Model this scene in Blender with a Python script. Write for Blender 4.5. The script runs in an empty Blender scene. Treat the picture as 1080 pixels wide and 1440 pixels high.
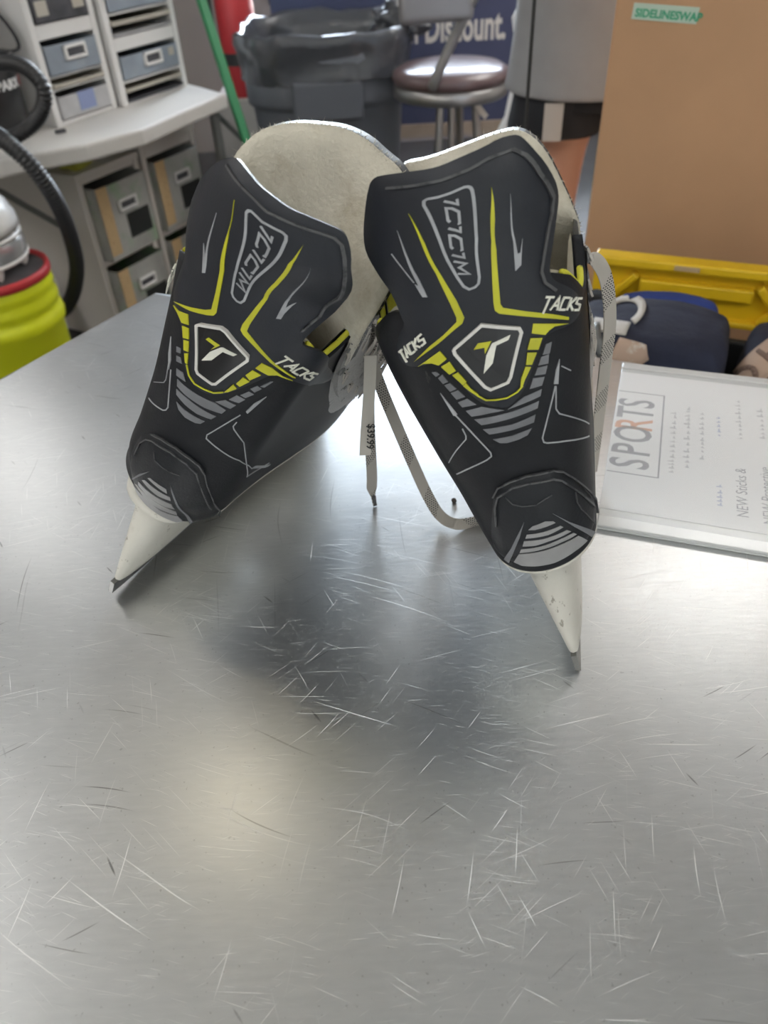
import bpy, bmesh, math, random, json
import numpy as np
from mathutils import Vector, Matrix, noise
from mathutils.geometry import delaunay_2d_cdt
random.seed(7)
S = bpy.context.scene
COL = S.collection
T = 0.86            # height of the metal work table; positions below are measured from its top

# ------------------------------------------------------------------ materials
def mat(name, col, rough=.5, metal=0., spec=.5, var=.0, vscale=30., bump=0., bscale=80., coat=0., trans=0., alpha=1., sheen=0., emit=None, estr=0.):
    m = bpy.data.materials.new(name); m.use_nodes = True
    nt = m.node_tree; b = nt.nodes['Principled BSDF']
    b.inputs['Base Color'].default_value = (*col, 1); b.inputs['Roughness'].default_value = rough
    b.inputs['Metallic'].default_value = metal; b.inputs['Specular IOR Level'].default_value = spec
    b.inputs['Coat Weight'].default_value = coat; b.inputs['Transmission Weight'].default_value = trans
    b.inputs['Alpha'].default_value = alpha; b.inputs['Sheen Weight'].default_value = sheen
    if emit: b.inputs['Emission Color'].default_value = (*emit, 1); b.inputs['Emission Strength'].default_value = estr
    tc = nt.nodes.new('ShaderNodeTexCoord')
    if var or bump:
        n = nt.nodes.new('ShaderNodeTexNoise'); n.inputs['Scale'].default_value = vscale; n.inputs['Detail'].default_value = 5
        nt.links.new(tc.outputs['Object'], n.inputs['Vector'])
    if var:
        r = nt.nodes.new('ShaderNodeValToRGB')
        r.color_ramp.elements[0].position = .3; r.color_ramp.elements[1].position = .72
        r.color_ramp.elements[0].color = (*[max(0, c*(1-var)) for c in col], 1)
        r.color_ramp.elements[1].color = (*[min(1, c*(1+var)) for c in col], 1)
        nt.links.new(n.outputs['Fac'], r.inputs['Fac']); nt.links.new(r.outputs['Color'], b.inputs['Base Color'])
    if bump:
        n2 = nt.nodes.new('ShaderNodeTexNoise'); n2.inputs['Scale'].default_value = bscale; n2.inputs['Detail'].default_value = 4
        nt.links.new(tc.outputs['Object'], n2.inputs['Vector'])
        bp = nt.nodes.new('ShaderNodeBump'); bp.inputs['Strength'].default_value = bump; bp.inputs['Distance'].default_value = .01
        nt.links.new(n2.outputs['Fac'], bp.inputs['Height']); nt.links.new(bp.outputs['Normal'], b.inputs['Normal'])
    return m
def spots(m, col, scale, thr, stretch=(1, 1, 1), amount=1., soft=.03, wide=None):
    """stains / scuffs: patches of another colour where a noise crosses a threshold"""
    nt = m.node_tree; b = nt.nodes['Principled BSDF']
    tc = nt.nodes.new('ShaderNodeTexCoord'); mp = nt.nodes.new('ShaderNodeMapping'); mp.inputs['Scale'].default_value = stretch
    n = nt.nodes.new('ShaderNodeTexNoise'); n.inputs['Scale'].default_value = scale; n.inputs['Detail'].default_value = 6; n.inputs['Roughness'].default_value = .65
    nt.links.new(tc.outputs['Object'], mp.inputs['Vector']); nt.links.new(mp.outputs['Vector'], n.inputs['Vector'])
    mr = nt.nodes.new('ShaderNodeMapRange'); mr.inputs['From Min'].default_value = thr; mr.inputs['From Max'].default_value = thr+soft
    mr.inputs['To Max'].default_value = amount
    nt.links.new(n.outputs['Fac'], mr.inputs['Value'])
    mx = nt.nodes.new('ShaderNodeMix'); mx.data_type = 'RGBA'
    s = b.inputs['Base Color']
    if s.is_linked: nt.links.new(s.links[0].from_socket, mx.inputs['A'])
    else: mx.inputs['A'].default_value = s.default_value
    mx.inputs['B'].default_value = (*col, 1)
    nt.links.new(mr.outputs['Result'], mx.inputs['Factor']); nt.links.new(mx.outputs['Result'], s)
    return m

def table_metal():
    m = mat('galvanised_steel', (.60, .615, .63), .30, 1.0)
    nt = m.node_tree; N = nt.nodes; Lk = nt.links; b = N['Principled BSDF']
    tc = N.new('ShaderNodeTexCoord')
    def noise_(scale, stretch=(1, 1, 1), rot=0., det=4):
        mp = N.new('ShaderNodeMapping'); mp.inputs['Scale'].default_value = stretch; mp.inputs['Rotation'].default_value = (0, 0, rot)
        n = N.new('ShaderNodeTexNoise'); n.inputs['Scale'].default_value = scale; n.inputs['Detail'].default_value = det
        Lk.new(tc.outputs['Object'], mp.inputs['Vector']); Lk.new(mp.outputs['Vector'], n.inputs['Vector']); return n.outputs['Fac']
    def math_(op, a, bb):
        q = N.new('ShaderNodeMath'); q.operation = op; q.use_clamp = op in ('ADD', 'MAXIMUM')
        for i, v in enumerate((a, bb)):
            if isinstance(v, (int, float)): q.inputs[i].default_value = v
            else: Lk.new(v, q.inputs[i])
        return q.outputs[0]
    warp = N.new('ShaderNodeTexNoise'); warp.inputs['Scale'].default_value = 3.; Lk.new(tc.outputs['Object'], warp.inputs['Vector'])
    wv = N.new('ShaderNodeVectorMath'); wv.operation = 'MULTIPLY_ADD'; Lk.new(warp.outputs['Color'], wv.inputs[0])
    wv.inputs[1].default_value = (.09, .09, 0); Lk.new(tc.outputs['Object'], wv.inputs[2])
    def dashes(rot, length, thick, keep, seed):
        """straight scratches: one thin dash per stretched cell"""
        mp = N.new('ShaderNodeMapping'); mp.vector_type = 'POINT'
        mp.inputs['Rotation'].default_value = (0, 0, rot); mp.inputs['Location'].default_value = (seed, seed*1.7, 0)
        Lk.new(wv.outputs[0], mp.inputs['Vector'])
        sc = N.new('ShaderNodeVectorMath'); sc.operation = 'MULTIPLY'; sc.inputs[1].default_value = (1/length, 1/thick, 0)
        Lk.new(mp.outputs['Vector'], sc.inputs[0])
        v = N.new('ShaderNodeTexVoronoi'); v.voronoi_dimensions = '2D'; v.inputs['Scale'].default_value = 1.; Lk.new(sc.outputs[0], v.inputs['Vector'])
        r = N.new('ShaderNodeMapRange'); r.inputs['From Min'].default_value = .055; r.inputs['From Max'].default_value = .025
        Lk.new(v.outputs['Distance'], r.inputs['Value'])
        sep = N.new('ShaderNodeSeparateColor'); Lk.new(v.outputs['Color'], sep.inputs['Color'])
        k = math_('GREATER_THAN', sep.outputs[0], 1-keep)
        return math_('MULTIPLY', r.outputs['Result'], math_('MULTIPLY', k, sep.outputs[1]))
    br = None
    for i, (rot, ln, th, keep) in enumerate([(.15, .34, .0034, .5), (.38, .26, .0030, .5), (-.22, .40, .0040, .5), (.62, .22, .0034, .45), (-.65, .20, .0038, .4),
                                             (1.2, .22, .0046, .4), (1.75, .28, .0055, .4), (2.3, .18, .0046, .4), (.05, .13, .0024, .7), (.28, .11, .0022, .7), (-.1, .5, .0060, .3), (.45, .6, .0070, .25), (.2, .08, .0018, .8), (-.4, .07, .0018, .7)]):
        d = dashes(rot, ln, th, keep, i*3.1+.7); br = d if br is None else math_('MAXIMUM', br, d)
    dk = None
    for i, (rot, ln, th, keep) in enumerate([(.1, .3, .007, .25), (.5, .45, .009, .22), (1.55, .6, .009, .35), (-.5, .2, .008, .2), (.9, .10, .013, .15)]):
        d = dashes(rot, ln, th, keep, 40+i*2.3); dk = d if dk is None else math_('MAXIMUM', dk, d)
    grain = noise_(70, (1, 5, 1), .12, 6); cloud = noise_(5, (1, 1, 1), 0, 5); speck = noise_(420, (1, 1, 1), 0, 2)
    spk = N.new('ShaderNodeMapRange'); spk.inputs['From Min'].default_value = .69; spk.inputs['From Max'].default_value = .74; Lk.new(speck, spk.inputs['Value'])
    ramp = N.new('ShaderNodeValToRGB'); ramp.color_ramp.elements[0].color = (.60, .615, .625, 1); ramp.color_ramp.elements[1].color = (.70, .71, .715, 1)
    ramp.color_ramp.elements[0].position = .32; ramp.color_ramp.elements[1].position = .68
    Lk.new(math_('ADD', math_('MULTIPLY', grain, .35), math_('MULTIPLY', cloud, .65)), ramp.inputs['Fac'])
    m1 = N.new('ShaderNodeMix'); m1.data_type = 'RGBA'; m1.inputs['B'].default_value = (.14, .14, .145, 1)
    Lk.new(ramp.outputs['Color'], m1.inputs['A']); Lk.new(math_('MULTIPLY', math_('MAXIMUM', dk, math_('MULTIPLY', spk.outputs['Result'], .35)), .7), m1.inputs['Factor'])
    m2 = N.new('ShaderNodeMix'); m2.data_type = 'RGBA'; m2.inputs['B'].default_value = (.93, .93, .92, 1)
    Lk.new(m1.outputs['Result'], m2.inputs['A']); Lk.new(br, m2.inputs['Factor']); Lk.new(m2.outputs['Result'], b.inputs['Base Color'])
    # roughness: smeared wear, scratches scatter more
    rr = N.new('ShaderNodeMapRange'); rr.inputs['From Min'].default_value = .3; rr.inputs['From Max'].default_value = .7
    rr.inputs['To Min'].default_value = .285; rr.inputs['To Max'].default_value = .335; Lk.new(cloud, rr.inputs['Value'])
    Lk.new(math_('ADD', rr.outputs['Result'], math_('MULTIPLY', br, .3)), b.inputs['Roughness'])
    Lk.new(math_('SUBTRACT', .97, math_('MULTIPLY', br, .5)), b.inputs['Metallic'])
    bp = N.new('ShaderNodeBump'); bp.inputs['Strength'].default_value = .06; bp.inputs['Distance'].default_value = .002
    Lk.new(math_('ADD', math_('MULTIPLY', grain, .5), math_('MULTIPLY', br, .6)), bp.inputs['Height']); Lk.new(bp.outputs['Normal'], b.inputs['Normal'])
    return m

def lace_mat():
    """off-white flat lace with bands of black dots, laid out along the lace's own UVs (metres)"""
    m = mat('dotted_lace', (.44, .41, .37), .85, sheen=.2)
    nt = m.node_tree; N = nt.nodes; Lk = nt.links; b = N['Principled BSDF']
    uv = N.new('ShaderNodeUVMap'); sep = N.new('ShaderNodeSeparateXYZ'); Lk.new(uv.outputs['UV'], sep.inputs[0])
    def M(op, a, bb=0.):
        q = N.new('ShaderNodeMath'); q.operation = op
        for i, v in enumerate((a, bb)):
            if isinstance(v, (int, float)): q.inputs[i].default_value = v
            else: Lk.new(v, q.inputs[i])
        return q.outputs[0]
    u, v = sep.outputs[0], sep.outputs[1]
    d = .0019
    row = M('FLOOR', M('DIVIDE', u, d*.9))
    fu = M('SUBTRACT', M('FRACT', M('DIVIDE', u, d*.9)), .5)
    fv = M('SUBTRACT', M('FRACT', M('ADD', M('DIVIDE', v, d), M('MULTIPLY', row, .5))), .5)
    r = M('ADD', M('MULTIPLY', fu, fu), M('MULTIPLY', fv, fv))
    dot = M('LESS_THAN', r, .085)
    band = M('LESS_THAN', M('FRACT', M('DIVIDE', M('ADD', u, M('MULTIPLY', v, .9)), .047)), .40)
    f = M('MULTIPLY', dot, band)
    mx = N.new('ShaderNodeMix'); mx.data_type = 'RGBA'; mx.inputs['A'].default_value = (.44, .41, .37, 1); mx.inputs['B'].default_value = (.02, .02, .025, 1)
    Lk.new(f, mx.inputs['Factor']); Lk.new(mx.outputs['Result'], b.inputs['Base Color'])
    return m

M = {}
M['steel_top'] = table_metal()
M['table_leg'] = mat('table_leg_steel', (.4, .41, .42), .4, 1.)
M['boot'] = spots(spots(mat('boot_black', (.014, .015, .018), .50, spec=.22, bump=.06, bscale=700, var=.25, vscale=25), (.16, .15, .14), 60, .69, (1, 1, .35), .5, .08), (.22, .21, .20), 190, .73, (1, 1, 1), .45, .05)
M['guard'] = spots(mat('guard_black', (.017, .0195, .026), .44, spec=.36, bump=.05, bscale=900, var=.15, vscale=18), (.10, .10, .105), 120, .72, (1, 1, .4), .4, .06)
M['cap'] = spots(mat('heel_cap_black', (.013, .0145, .018), .42, spec=.3, bump=.06, bscale=600), (.12, .115, .11), 90, .70, (1, .5, 1), .4, .06)
M['worn_edge'] = spots(mat('worn_edge', (.075, .076, .08), .45), (.015, .016, .02), 150, .52, (1, 1, 1), .9, .1)
M['badge'] = mat('badge_black', (.008, .008, .010), .22, coat=.3)
M['yellow'] = spots(mat('print_yellow', (.48, .475, .02), .42, var=.12, vscale=60), (.06, .06, .03), 330, .70, (1, 1, 1), .9, .03)
M['silver'] = mat('print_silver', (.34, .35, .37), .38, var=.2, vscale=80)
M['bars'] = mat('print_grey', (.16, .165, .18), .42, var=.15, vscale=60)
M['capgrey'] = mat('cap_grey', (.27, .27, .275), .42, var=.15, vscale=60)
M['rim'] = spots(mat('badge_rim', (.62, .61, .58), .35), (.12, .11, .1), 260, .66, (1, 1, 1), .8, .05)
M['white_print'] = mat('print_white', (.70, .70, .62), .45, var=.1, vscale=120)
M['felt'] = spots(spots(mat('tongue_felt', (.58, .545, .455), .95, bump=.22, bscale=420, var=.10, vscale=45, sheen=.3), (.36, .31, .21), 24, .50, (1, 1, 1), .6, .16), (.10, .10, .09), 130, .72, (1, 1, 1), .8, .04)
M['liner_yellow'] = spots(mat('liner_yellow', (.60, .58, .04), .7, bump=.2, bscale=300), (.05, .05, .03), 120, .62, (1, 1, 1), .9, .04)
M['liner'] = spots(mat('liner_cream', (.62, .58, .47), .9, bump=.25, bscale=200), (.2, .18, .14), 60, .62, (1, 1, 1), .7, .1)
M['holder'] = spots(spots(mat('holder_white', (.60, .585, .53), .40, bump=.04, bscale=200, var=.06, vscale=40), (.22, .20, .16), 150, .62, (1, 1, .6), .75, .04), (.45, .42, .35), 40, .60, (1, 1, 1), .45, .1)
M['blade'] = mat('blade_steel', (.30, .30, .29), .38, 1., var=.2, vscale=90)
M['facing'] = spots(mat('facing_grey', (.24, .235, .23), .55, bump=.2, bscale=400), (.4, .39, .37), 90, .58, (1, 1, 1), .7, .08)
M['lace'] = lace_mat()
M['tongue_front'] = spots(mat('tongue_front_grey', (.34, .335, .33), .45, bump=.2, bscale=300), (.05, .05, .05), 90, .60, (1, 1, 1), .9, .05)
M['tip'] = mat('lace_tip', (.12, .12, .12), .4)
M['tag'] = mat('tag_paper', (.66, .62, .56), .8)
M['ink'] = mat('ink_black', (.03, .03, .03), .7)
M['sole'] = mat('sole_black', (.02, .02, .022), .5)

# ------------------------------------------------------------------ object helpers
def link(o, parent=None):
    COL.objects.link(o)
    if parent: o.parent = parent
    return o
def mesh(name, V, F, m, parent=None, smooth=True, uv=None):
    me = bpy.data.meshes.new(name); me.from_pydata([tuple(map(float, v)) for v in V], [], F); me.validate()
    if m: me.materials.append(m)
    if smooth: me.shade_smooth()
    if uv:
        L = me.uv_layers.new(name='UVMap')
        for p in me.polygons:
            for li in p.loop_indices: L.data[li].uv = uv[me.loops[li].vertex_index]
    return link(bpy.data.objects.new(name, me), parent)
def bmobj(name, bm, m, parent=None, smooth=False, bevel=0., seg=2, angle=.6):
    me = bpy.data.meshes.new(name); bm.to_mesh(me); bm.free()
    if m: me.materials.append(m)
    if smooth: me.shade_smooth()
    o = link(bpy.data.objects.new(name, me), parent)
    if bevel:
        b = o.modifiers.new('bevel', 'BEVEL'); b.width = bevel; b.segments = seg; b.limit_method = 'ANGLE'; b.angle_limit = angle
    return o
def empty(name, loc=(0, 0, 0), rot=None):
    o = bpy.data.objects.new(name, None); o.empty_display_size = .05; COL.objects.link(o)
    if rot is not None: o.matrix_world = Matrix.Translation(loc) @ rot.to_4x4()
    else: o.location = loc
    return o
def tag(o, label, cat, group=None):
    o['label'] = label; o['category'] = cat
    if group: o['group'] = group
    return o
def struct(o): o['kind'] = 'structure'; return o
def addbox(bm, c, s, R=None):
    r = bmesh.ops.create_cube(bm, size=1.); M_ = Matrix.Translation(c) @ ((R.to_4x4() if R else Matrix()) @ Matrix.Diagonal((*s, 1)))
    bmesh.ops.transform(bm, matrix=M_, verts=r['verts'])
def addcyl(bm, p, q, r1, r2=None, n=20, caps=True):
    p, q = Vector(p), Vector(q); d = q-p
    r = bmesh.ops.create_cone(bm, cap_ends=caps, segments=n, radius1=r1, radius2=r1 if r2 is None else r2, depth=d.length)
    bmesh.ops.transform(bm, matrix=Matrix.Translation((p+q)/2) @ d.to_track_quat('Z', 'Y').to_matrix().to_4x4(), verts=r['verts'])
def lathe(bm, prof, n=40, c=(0, 0, 0), wob=None):
    rings = []
    for i, (r, z) in enumerate(prof):
        rings.append([bm.verts.new((c[0]+(r+(wob(k/n, i) if wob else 0))*math.cos(2*math.pi*k/n), c[1]+(r+(wob(k/n, i) if wob else 0))*math.sin(2*math.pi*k/n), c[2]+z)) for k in range(n)])
    for a, b in zip(rings, rings[1:]):
        for k in range(n): bm.faces.new((a[k], a[(k+1) % n], b[(k+1) % n], b[k]))
    return rings
def catmull(P, n=8):
    P = [Vector(p) for p in P]; Q = [2*P[0]-P[1]]+P+[2*P[-1]-P[-2]]; out = []
    for i in range(1, len(Q)-2):
        for k in range(n):
            t = k/n; a, b, c, d = Q[i-1:i+3]
            out.append(.5*((2*b)+(c-a)*t+(2*a-5*b+4*c-d)*t*t+(3*b-a-3*c+d)*t**3))
    out.append(P[-1]); return out
def tube(name, P, r, m, parent=None, n=12, rfun=None, smooth=True):
    V, F = [], []; L = len(P); up = Vector((0, 0, 1)); prev = None
    for i, p in enumerate(P):
        t = (P[min(i+1, L-1)]-P[max(i-1, 0)]).normalized()
        s = t.cross(up) if prev is None else prev-t*prev.dot(t)
        if s.length < 1e-4: s = t.cross(Vector((1, 0, 0)))
        s.normalize(); prev = s; u = s.cross(t); rr = r if rfun is None else rfun(i)
        V += [p+s*rr*math.cos(2*math.pi*k/n)+u*rr*math.sin(2*math.pi*k/n) for k in range(n)]
    for i in range(L-1):
        for k in range(n): F.append((i*n+k, i*n+(k+1) % n, (i+1)*n+(k+1) % n, (i+1)*n+k))
    F += [tuple(range(n))[::-1], tuple(range((L-1)*n, L*n))]
    return mesh(name, V, F, m, parent, smooth)
def ribbon(name, P, w, th, m, parent=None, side=None, wfun=None, sides=None):
    """flat strap of real thickness along P; side = direction of its width"""
    V, F, UV = [], [], {}; s_acc = 0.; L = len(P); wf = (lambda i: w) if wfun is None else wfun
    for i, p in enumerate(P):
        t = (P[min(i+1, L-1)]-P[max(i-1, 0)]).normalized()
        sd = sides[i] if sides else side
        s = (Vector(sd)-t*Vector(sd).dot(t)).normalized(); nn = t.cross(s).normalized()
        if i: s_acc += (p-P[i-1]).length
        for q, (a, b) in enumerate(((-1, -1), (1, -1), (1, 1), (-1, 1))):
            UV[len(V)] = (s_acc, a*wf(i)/2+.01); V.append(p+s*(a*wf(i)/2)+nn*(b*th/2))
    for i in range(L-1):
        for k in range(4): F.append((i*4+k, i*4+(k+1) % 4, (i+1)*4+(k+1) % 4, (i+1)*4+k))
    F += [(3, 2, 1, 0), tuple(range((L-1)*4, L*4))]
    return mesh(name, V, F, m, parent, False, UV)
def text(name, body, size, M4, m, parent=None, depth=.0008, sx=1., shear=0., offset=0., align='LEFT'):
    cu = bpy.data.curves.new(name, 'FONT'); cu.body = body; cu.size = size; cu.extrude = depth; cu.shear = shear; cu.offset = offset; cu.align_x = align
    cu.resolution_u = 3
    o = bpy.data.objects.new(name, cu); COL.objects.link(o); bpy.context.view_layer.update()
    me = bpy.data.meshes.new_from_object(o.evaluated_get(bpy.context.evaluated_depsgraph_get()))
    bpy.data.objects.remove(o); bpy.data.curves.remove(cu)
    me.transform(M4 @ Matrix.Diagonal((sx, 1, 1, 1))); me.materials.clear(); me.materials.append(m)
    return link(bpy.data.objects.new(name, me), parent)
def axes(o, x, y):
    x = Vector(x).normalized(); y = Vector(y); y = (y-x*y.dot(x)).normalized(); z = x.cross(y)
    return Matrix(((x.x, y.x, z.x, o[0]), (x.y, y.y, z.y, o[1]), (x.z, y.z, z.z, o[2]), (0, 0, 0, 1)))
# ------------------------------------------------------------------ measured shapes
PAR = {"R": {"P0": [0.11909, 0.29829, 0.002], "psi": -12, "lam": -18, "yb": [0.004, 0.003, 0.005, 0.009, 0.014, 0.018, 0.022, 0.026, 0.03, 0.037, 0.05], "w": [0.0262, 0.0316, 0.0359, 0.0405, 0.0465, 0.0524, 0.0573, 0.0609, 0.0646, 0.075, 0.08], "cx": [-0.0034, -0.0033, -0.0046, -0.0061, -0.0073, -0.0079, -0.0085, -0.0077, -0.0066, 0.0, 0.0], "db": [0.036, 0.038, 0.042, 0.044, 0.042, 0.042, 0.045, 0.052, 0.07, 0.09, 0.1], "df": [0.215, 0.215, 0.21, 0.2, 0.15, 0.1, 0.065, 0.05, 0.05, 0.05, 0.05], "fl": 0.22, "zb": 0.0895, "ya": 0.008, "tow": 0.0, "dip": 0.0014, "rise": 0.0014}, "L": {"P0": [-0.20381, 0.38992, 0.005], "psi": -31, "lam": 28.5, "yb": [0.034, 0.033, 0.028, 0.03, 0.036, 0.043, 0.05, 0.053, 0.056, 0.058, 0.068], "w": [0.0413, 0.0408, 0.0409, 0.0411, 0.0425, 0.0458, 0.0505, 0.0552, 0.06, 0.075, 0.08], "cx": [-0.01, -0.0078, -0.0058, -0.0042, -0.0037, -0.0048, -0.0064, -0.007, -0.0073, 0.0, 0.0], "db": [0.036, 0.038, 0.042, 0.044, 0.042, 0.042, 0.045, 0.052, 0.07, 0.09, 0.1], "df": [0.215, 0.215, 0.21, 0.2, 0.15, 0.1, 0.065, 0.05, 0.05, 0.05, 0.05], "fl": 0.52, "zb": 0.079, "ya": 0.008, "tow": 0.022, "dip": 0.0045, "rise": 0.0045}}
TONGUE = {"L": [[-40, 137], [-44, 160], [-51, 220], [-56, 265], [-57, 286], [-55, 294], [-51, 303], [-44, 309], [-37, 313], [-27, 317], [-17, 321], [-2, 323], [9, 322], [23, 323], [38, 318], [50, 300], [55, 275], [55, 250], [48, 205], [42, 160], [39, 137]], "R": [[-38, 137], [-42, 160], [-47, 220], [-49, 260], [-47, 287], [-40, 297], [-24, 293], [-4, 293], [17, 294], [30, 293], [40, 282], [46, 262], [49, 250], [50, 238], [48, 228], [44, 200], [40, 160], [37, 137]]}
LACES = {"tip": [[-0.001, 0.5, 0.143], [-0.0047, 0.496, 0.1162], [-0.0072, 0.49, 0.0827], [-0.0078, 0.485, 0.0528], [-0.0081, 0.481, 0.0275], [-0.0089, 0.479, 0.0145], [-0.007, 0.4764, 0.0006]], "loop": [[-0.0025, 0.498, 0.1452], [-0.0022, 0.494, 0.1232], [0.0035, 0.487, 0.104], [0.0119, 0.478, 0.0816], [0.0241, 0.468, 0.0493], [0.0353, 0.458, 0.0225], [0.045, 0.452, 0.0062], [0.0565, 0.4435, 0.0045], [0.0714, 0.4457, 0.0045], [0.0906, 0.4535, 0.0045]], "right": [[0.1328, 0.475, 0.1947], [0.1379, 0.47, 0.204], [0.1449, 0.468, 0.2026], [0.1531, 0.47, 0.1908], [0.1594, 0.472, 0.1712], [0.1637, 0.475, 0.1485], [0.1666, 0.48, 0.1175], [0.1696, 0.485, 0.0839], [0.1727, 0.49, 0.0438], [0.1755, 0.495, 0.0075]]}
TAGP = [[-0.0033, 0.47, 0.1423], [-0.0116, 0.46, 0.0637]]
SHEET = [[0.16471660386863668, 0.433577215007078, 0.0], [0.2821804665595019, -0.1018537397068062, 0.0], [0.054684000393163346, 0.25379919270243967, 0.0]]
BENCH = [[-1.0352, 2.0604], [-0.6264, 2.3501], [-0.4397, 2.7861], [-0.9536, 2.1374], [-0.8719, 2.1866], [-0.7583, 2.2459], [-0.6314, 2.3742], [-0.5492, 2.5634]]
UNITS = {"tl": [-0.8906, 2.4452], "tr": [-0.7456, 2.6632], "td": [0.1539203710556768, 0.2681274042853423], "ca": [-0.8881, 2.451], "cb": [-0.7427261030356302, 2.7042589736737725], "clip": [-0.8648, 2.385], "mach": [-1.0518, 2.3934], "la": 0.5, "bucket": [-0.985, 1.93, 0.5, 0.146], "helm": [0.006, -0.006], "packet": [-1.1206, 2.4674], "st0": [-0.396, 2.7765, 0.58], "st1": [-0.4894, 2.9, 0.964], "ext": [-0.5, 3.72, 0.53], "bin": [-0.123, 3.16, 0.845, 0.305], "stool": [0.3, 2.82, 0.76, 0.195], "post": [[0.2244, 2.64, -0.1298], [0.2324, 2.63, -0.1048], [0.2907, 2.62, 0.0103], [0.3323, 2.6, 0.0902], [0.3513, 2.6, 0.1317]], "back": [0.2293, 2.6, 0.1373], "back_yaw": 0.15, "strap": [[0.3636, 2.75, -0.1583], [0.3727, 2.74, -0.1899], [0.3927, 2.74, -0.2225], [0.4125, 2.74, -0.2448]], "board": [-0.345, 1.55, 3.66, 0.385, 1.22], "btxt": [0.186, 0.6989, 0.15, 0.58], "person": [0.556, 1.93], "hem": 0.86, "shem": 0.775, "wform": [0.4253, 2.3, -0.1929], "cord": [0.2585, 1.3, 0.0373], "box": [0.398, 1.37], "label": [0.026721970826860297, 1.0744154188158275, 0.09585835897468344, 0.021], "lid": [0.3385, 1.1, -0.1456], "lid_h": 0.09, "tote": [0.19767500000000002, 0.8583750000000001, 0], "tote_z": -0.155, "cloths": [["navy_hoodie", "folded navy hoodie with a tan emblem, in the left half of the black tote", 0.137, 0.108, 0.099, [0.1, 0.078, 0.095], "navy", 1.0], ["navy_sweatshirt", "folded navy sweatshirt with a tan letter patch, at the right in the black tote", 0.345, 0.11, 0.089, [0.094, 0.078, 0.097], "navy", 4.0], ["blue_shirt", "royal blue shirt tucked behind the navy hoodie", 0.15, 0.225, 0.085, [0.07, 0.022, 0.09], "royal", 6.0], ["black_garment", "black garment at the left end of the black tote, behind the hoodie", 0.05, 0.222, 0.083, [0.026, 0.022, 0.085], "blackcloth", 8.0]], "emb": [-0.035, 0.068], "emb2": [-0.062, 0.045], "ltilt": 0.05993050117528451, "lts": 0.0147}
HOSES = [[0.019, [[-1.014, 2.12, -0.0312], [-0.9262, 2.06, -0.0459], [-0.8549, 2.0, -0.0748], [-0.8108, 1.99, -0.1316], [-0.7954, 2.02, -0.2192], [-0.811, 2.08, -0.3326], [-0.8467, 2.14, -0.4459], [-0.9145, 2.2, -0.5565], [-0.994, 2.25, -0.6223], [-1.1214, 2.35, -0.6378]]], [0.017, [[-0.9936, 2.25, 0.0544], [-0.8885, 2.2, 0.0689], [-0.8244, 2.16, 0.0619], [-0.7855, 2.13, 0.0299], [-0.7927, 2.13, -0.0123], [-0.836, 2.14, -0.0564], [-0.8978, 2.14, -0.0867], [-0.9952, 2.16, -0.1056]]]]
PEND = [-0.3723709807526194, 0.8832736465222262]
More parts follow.
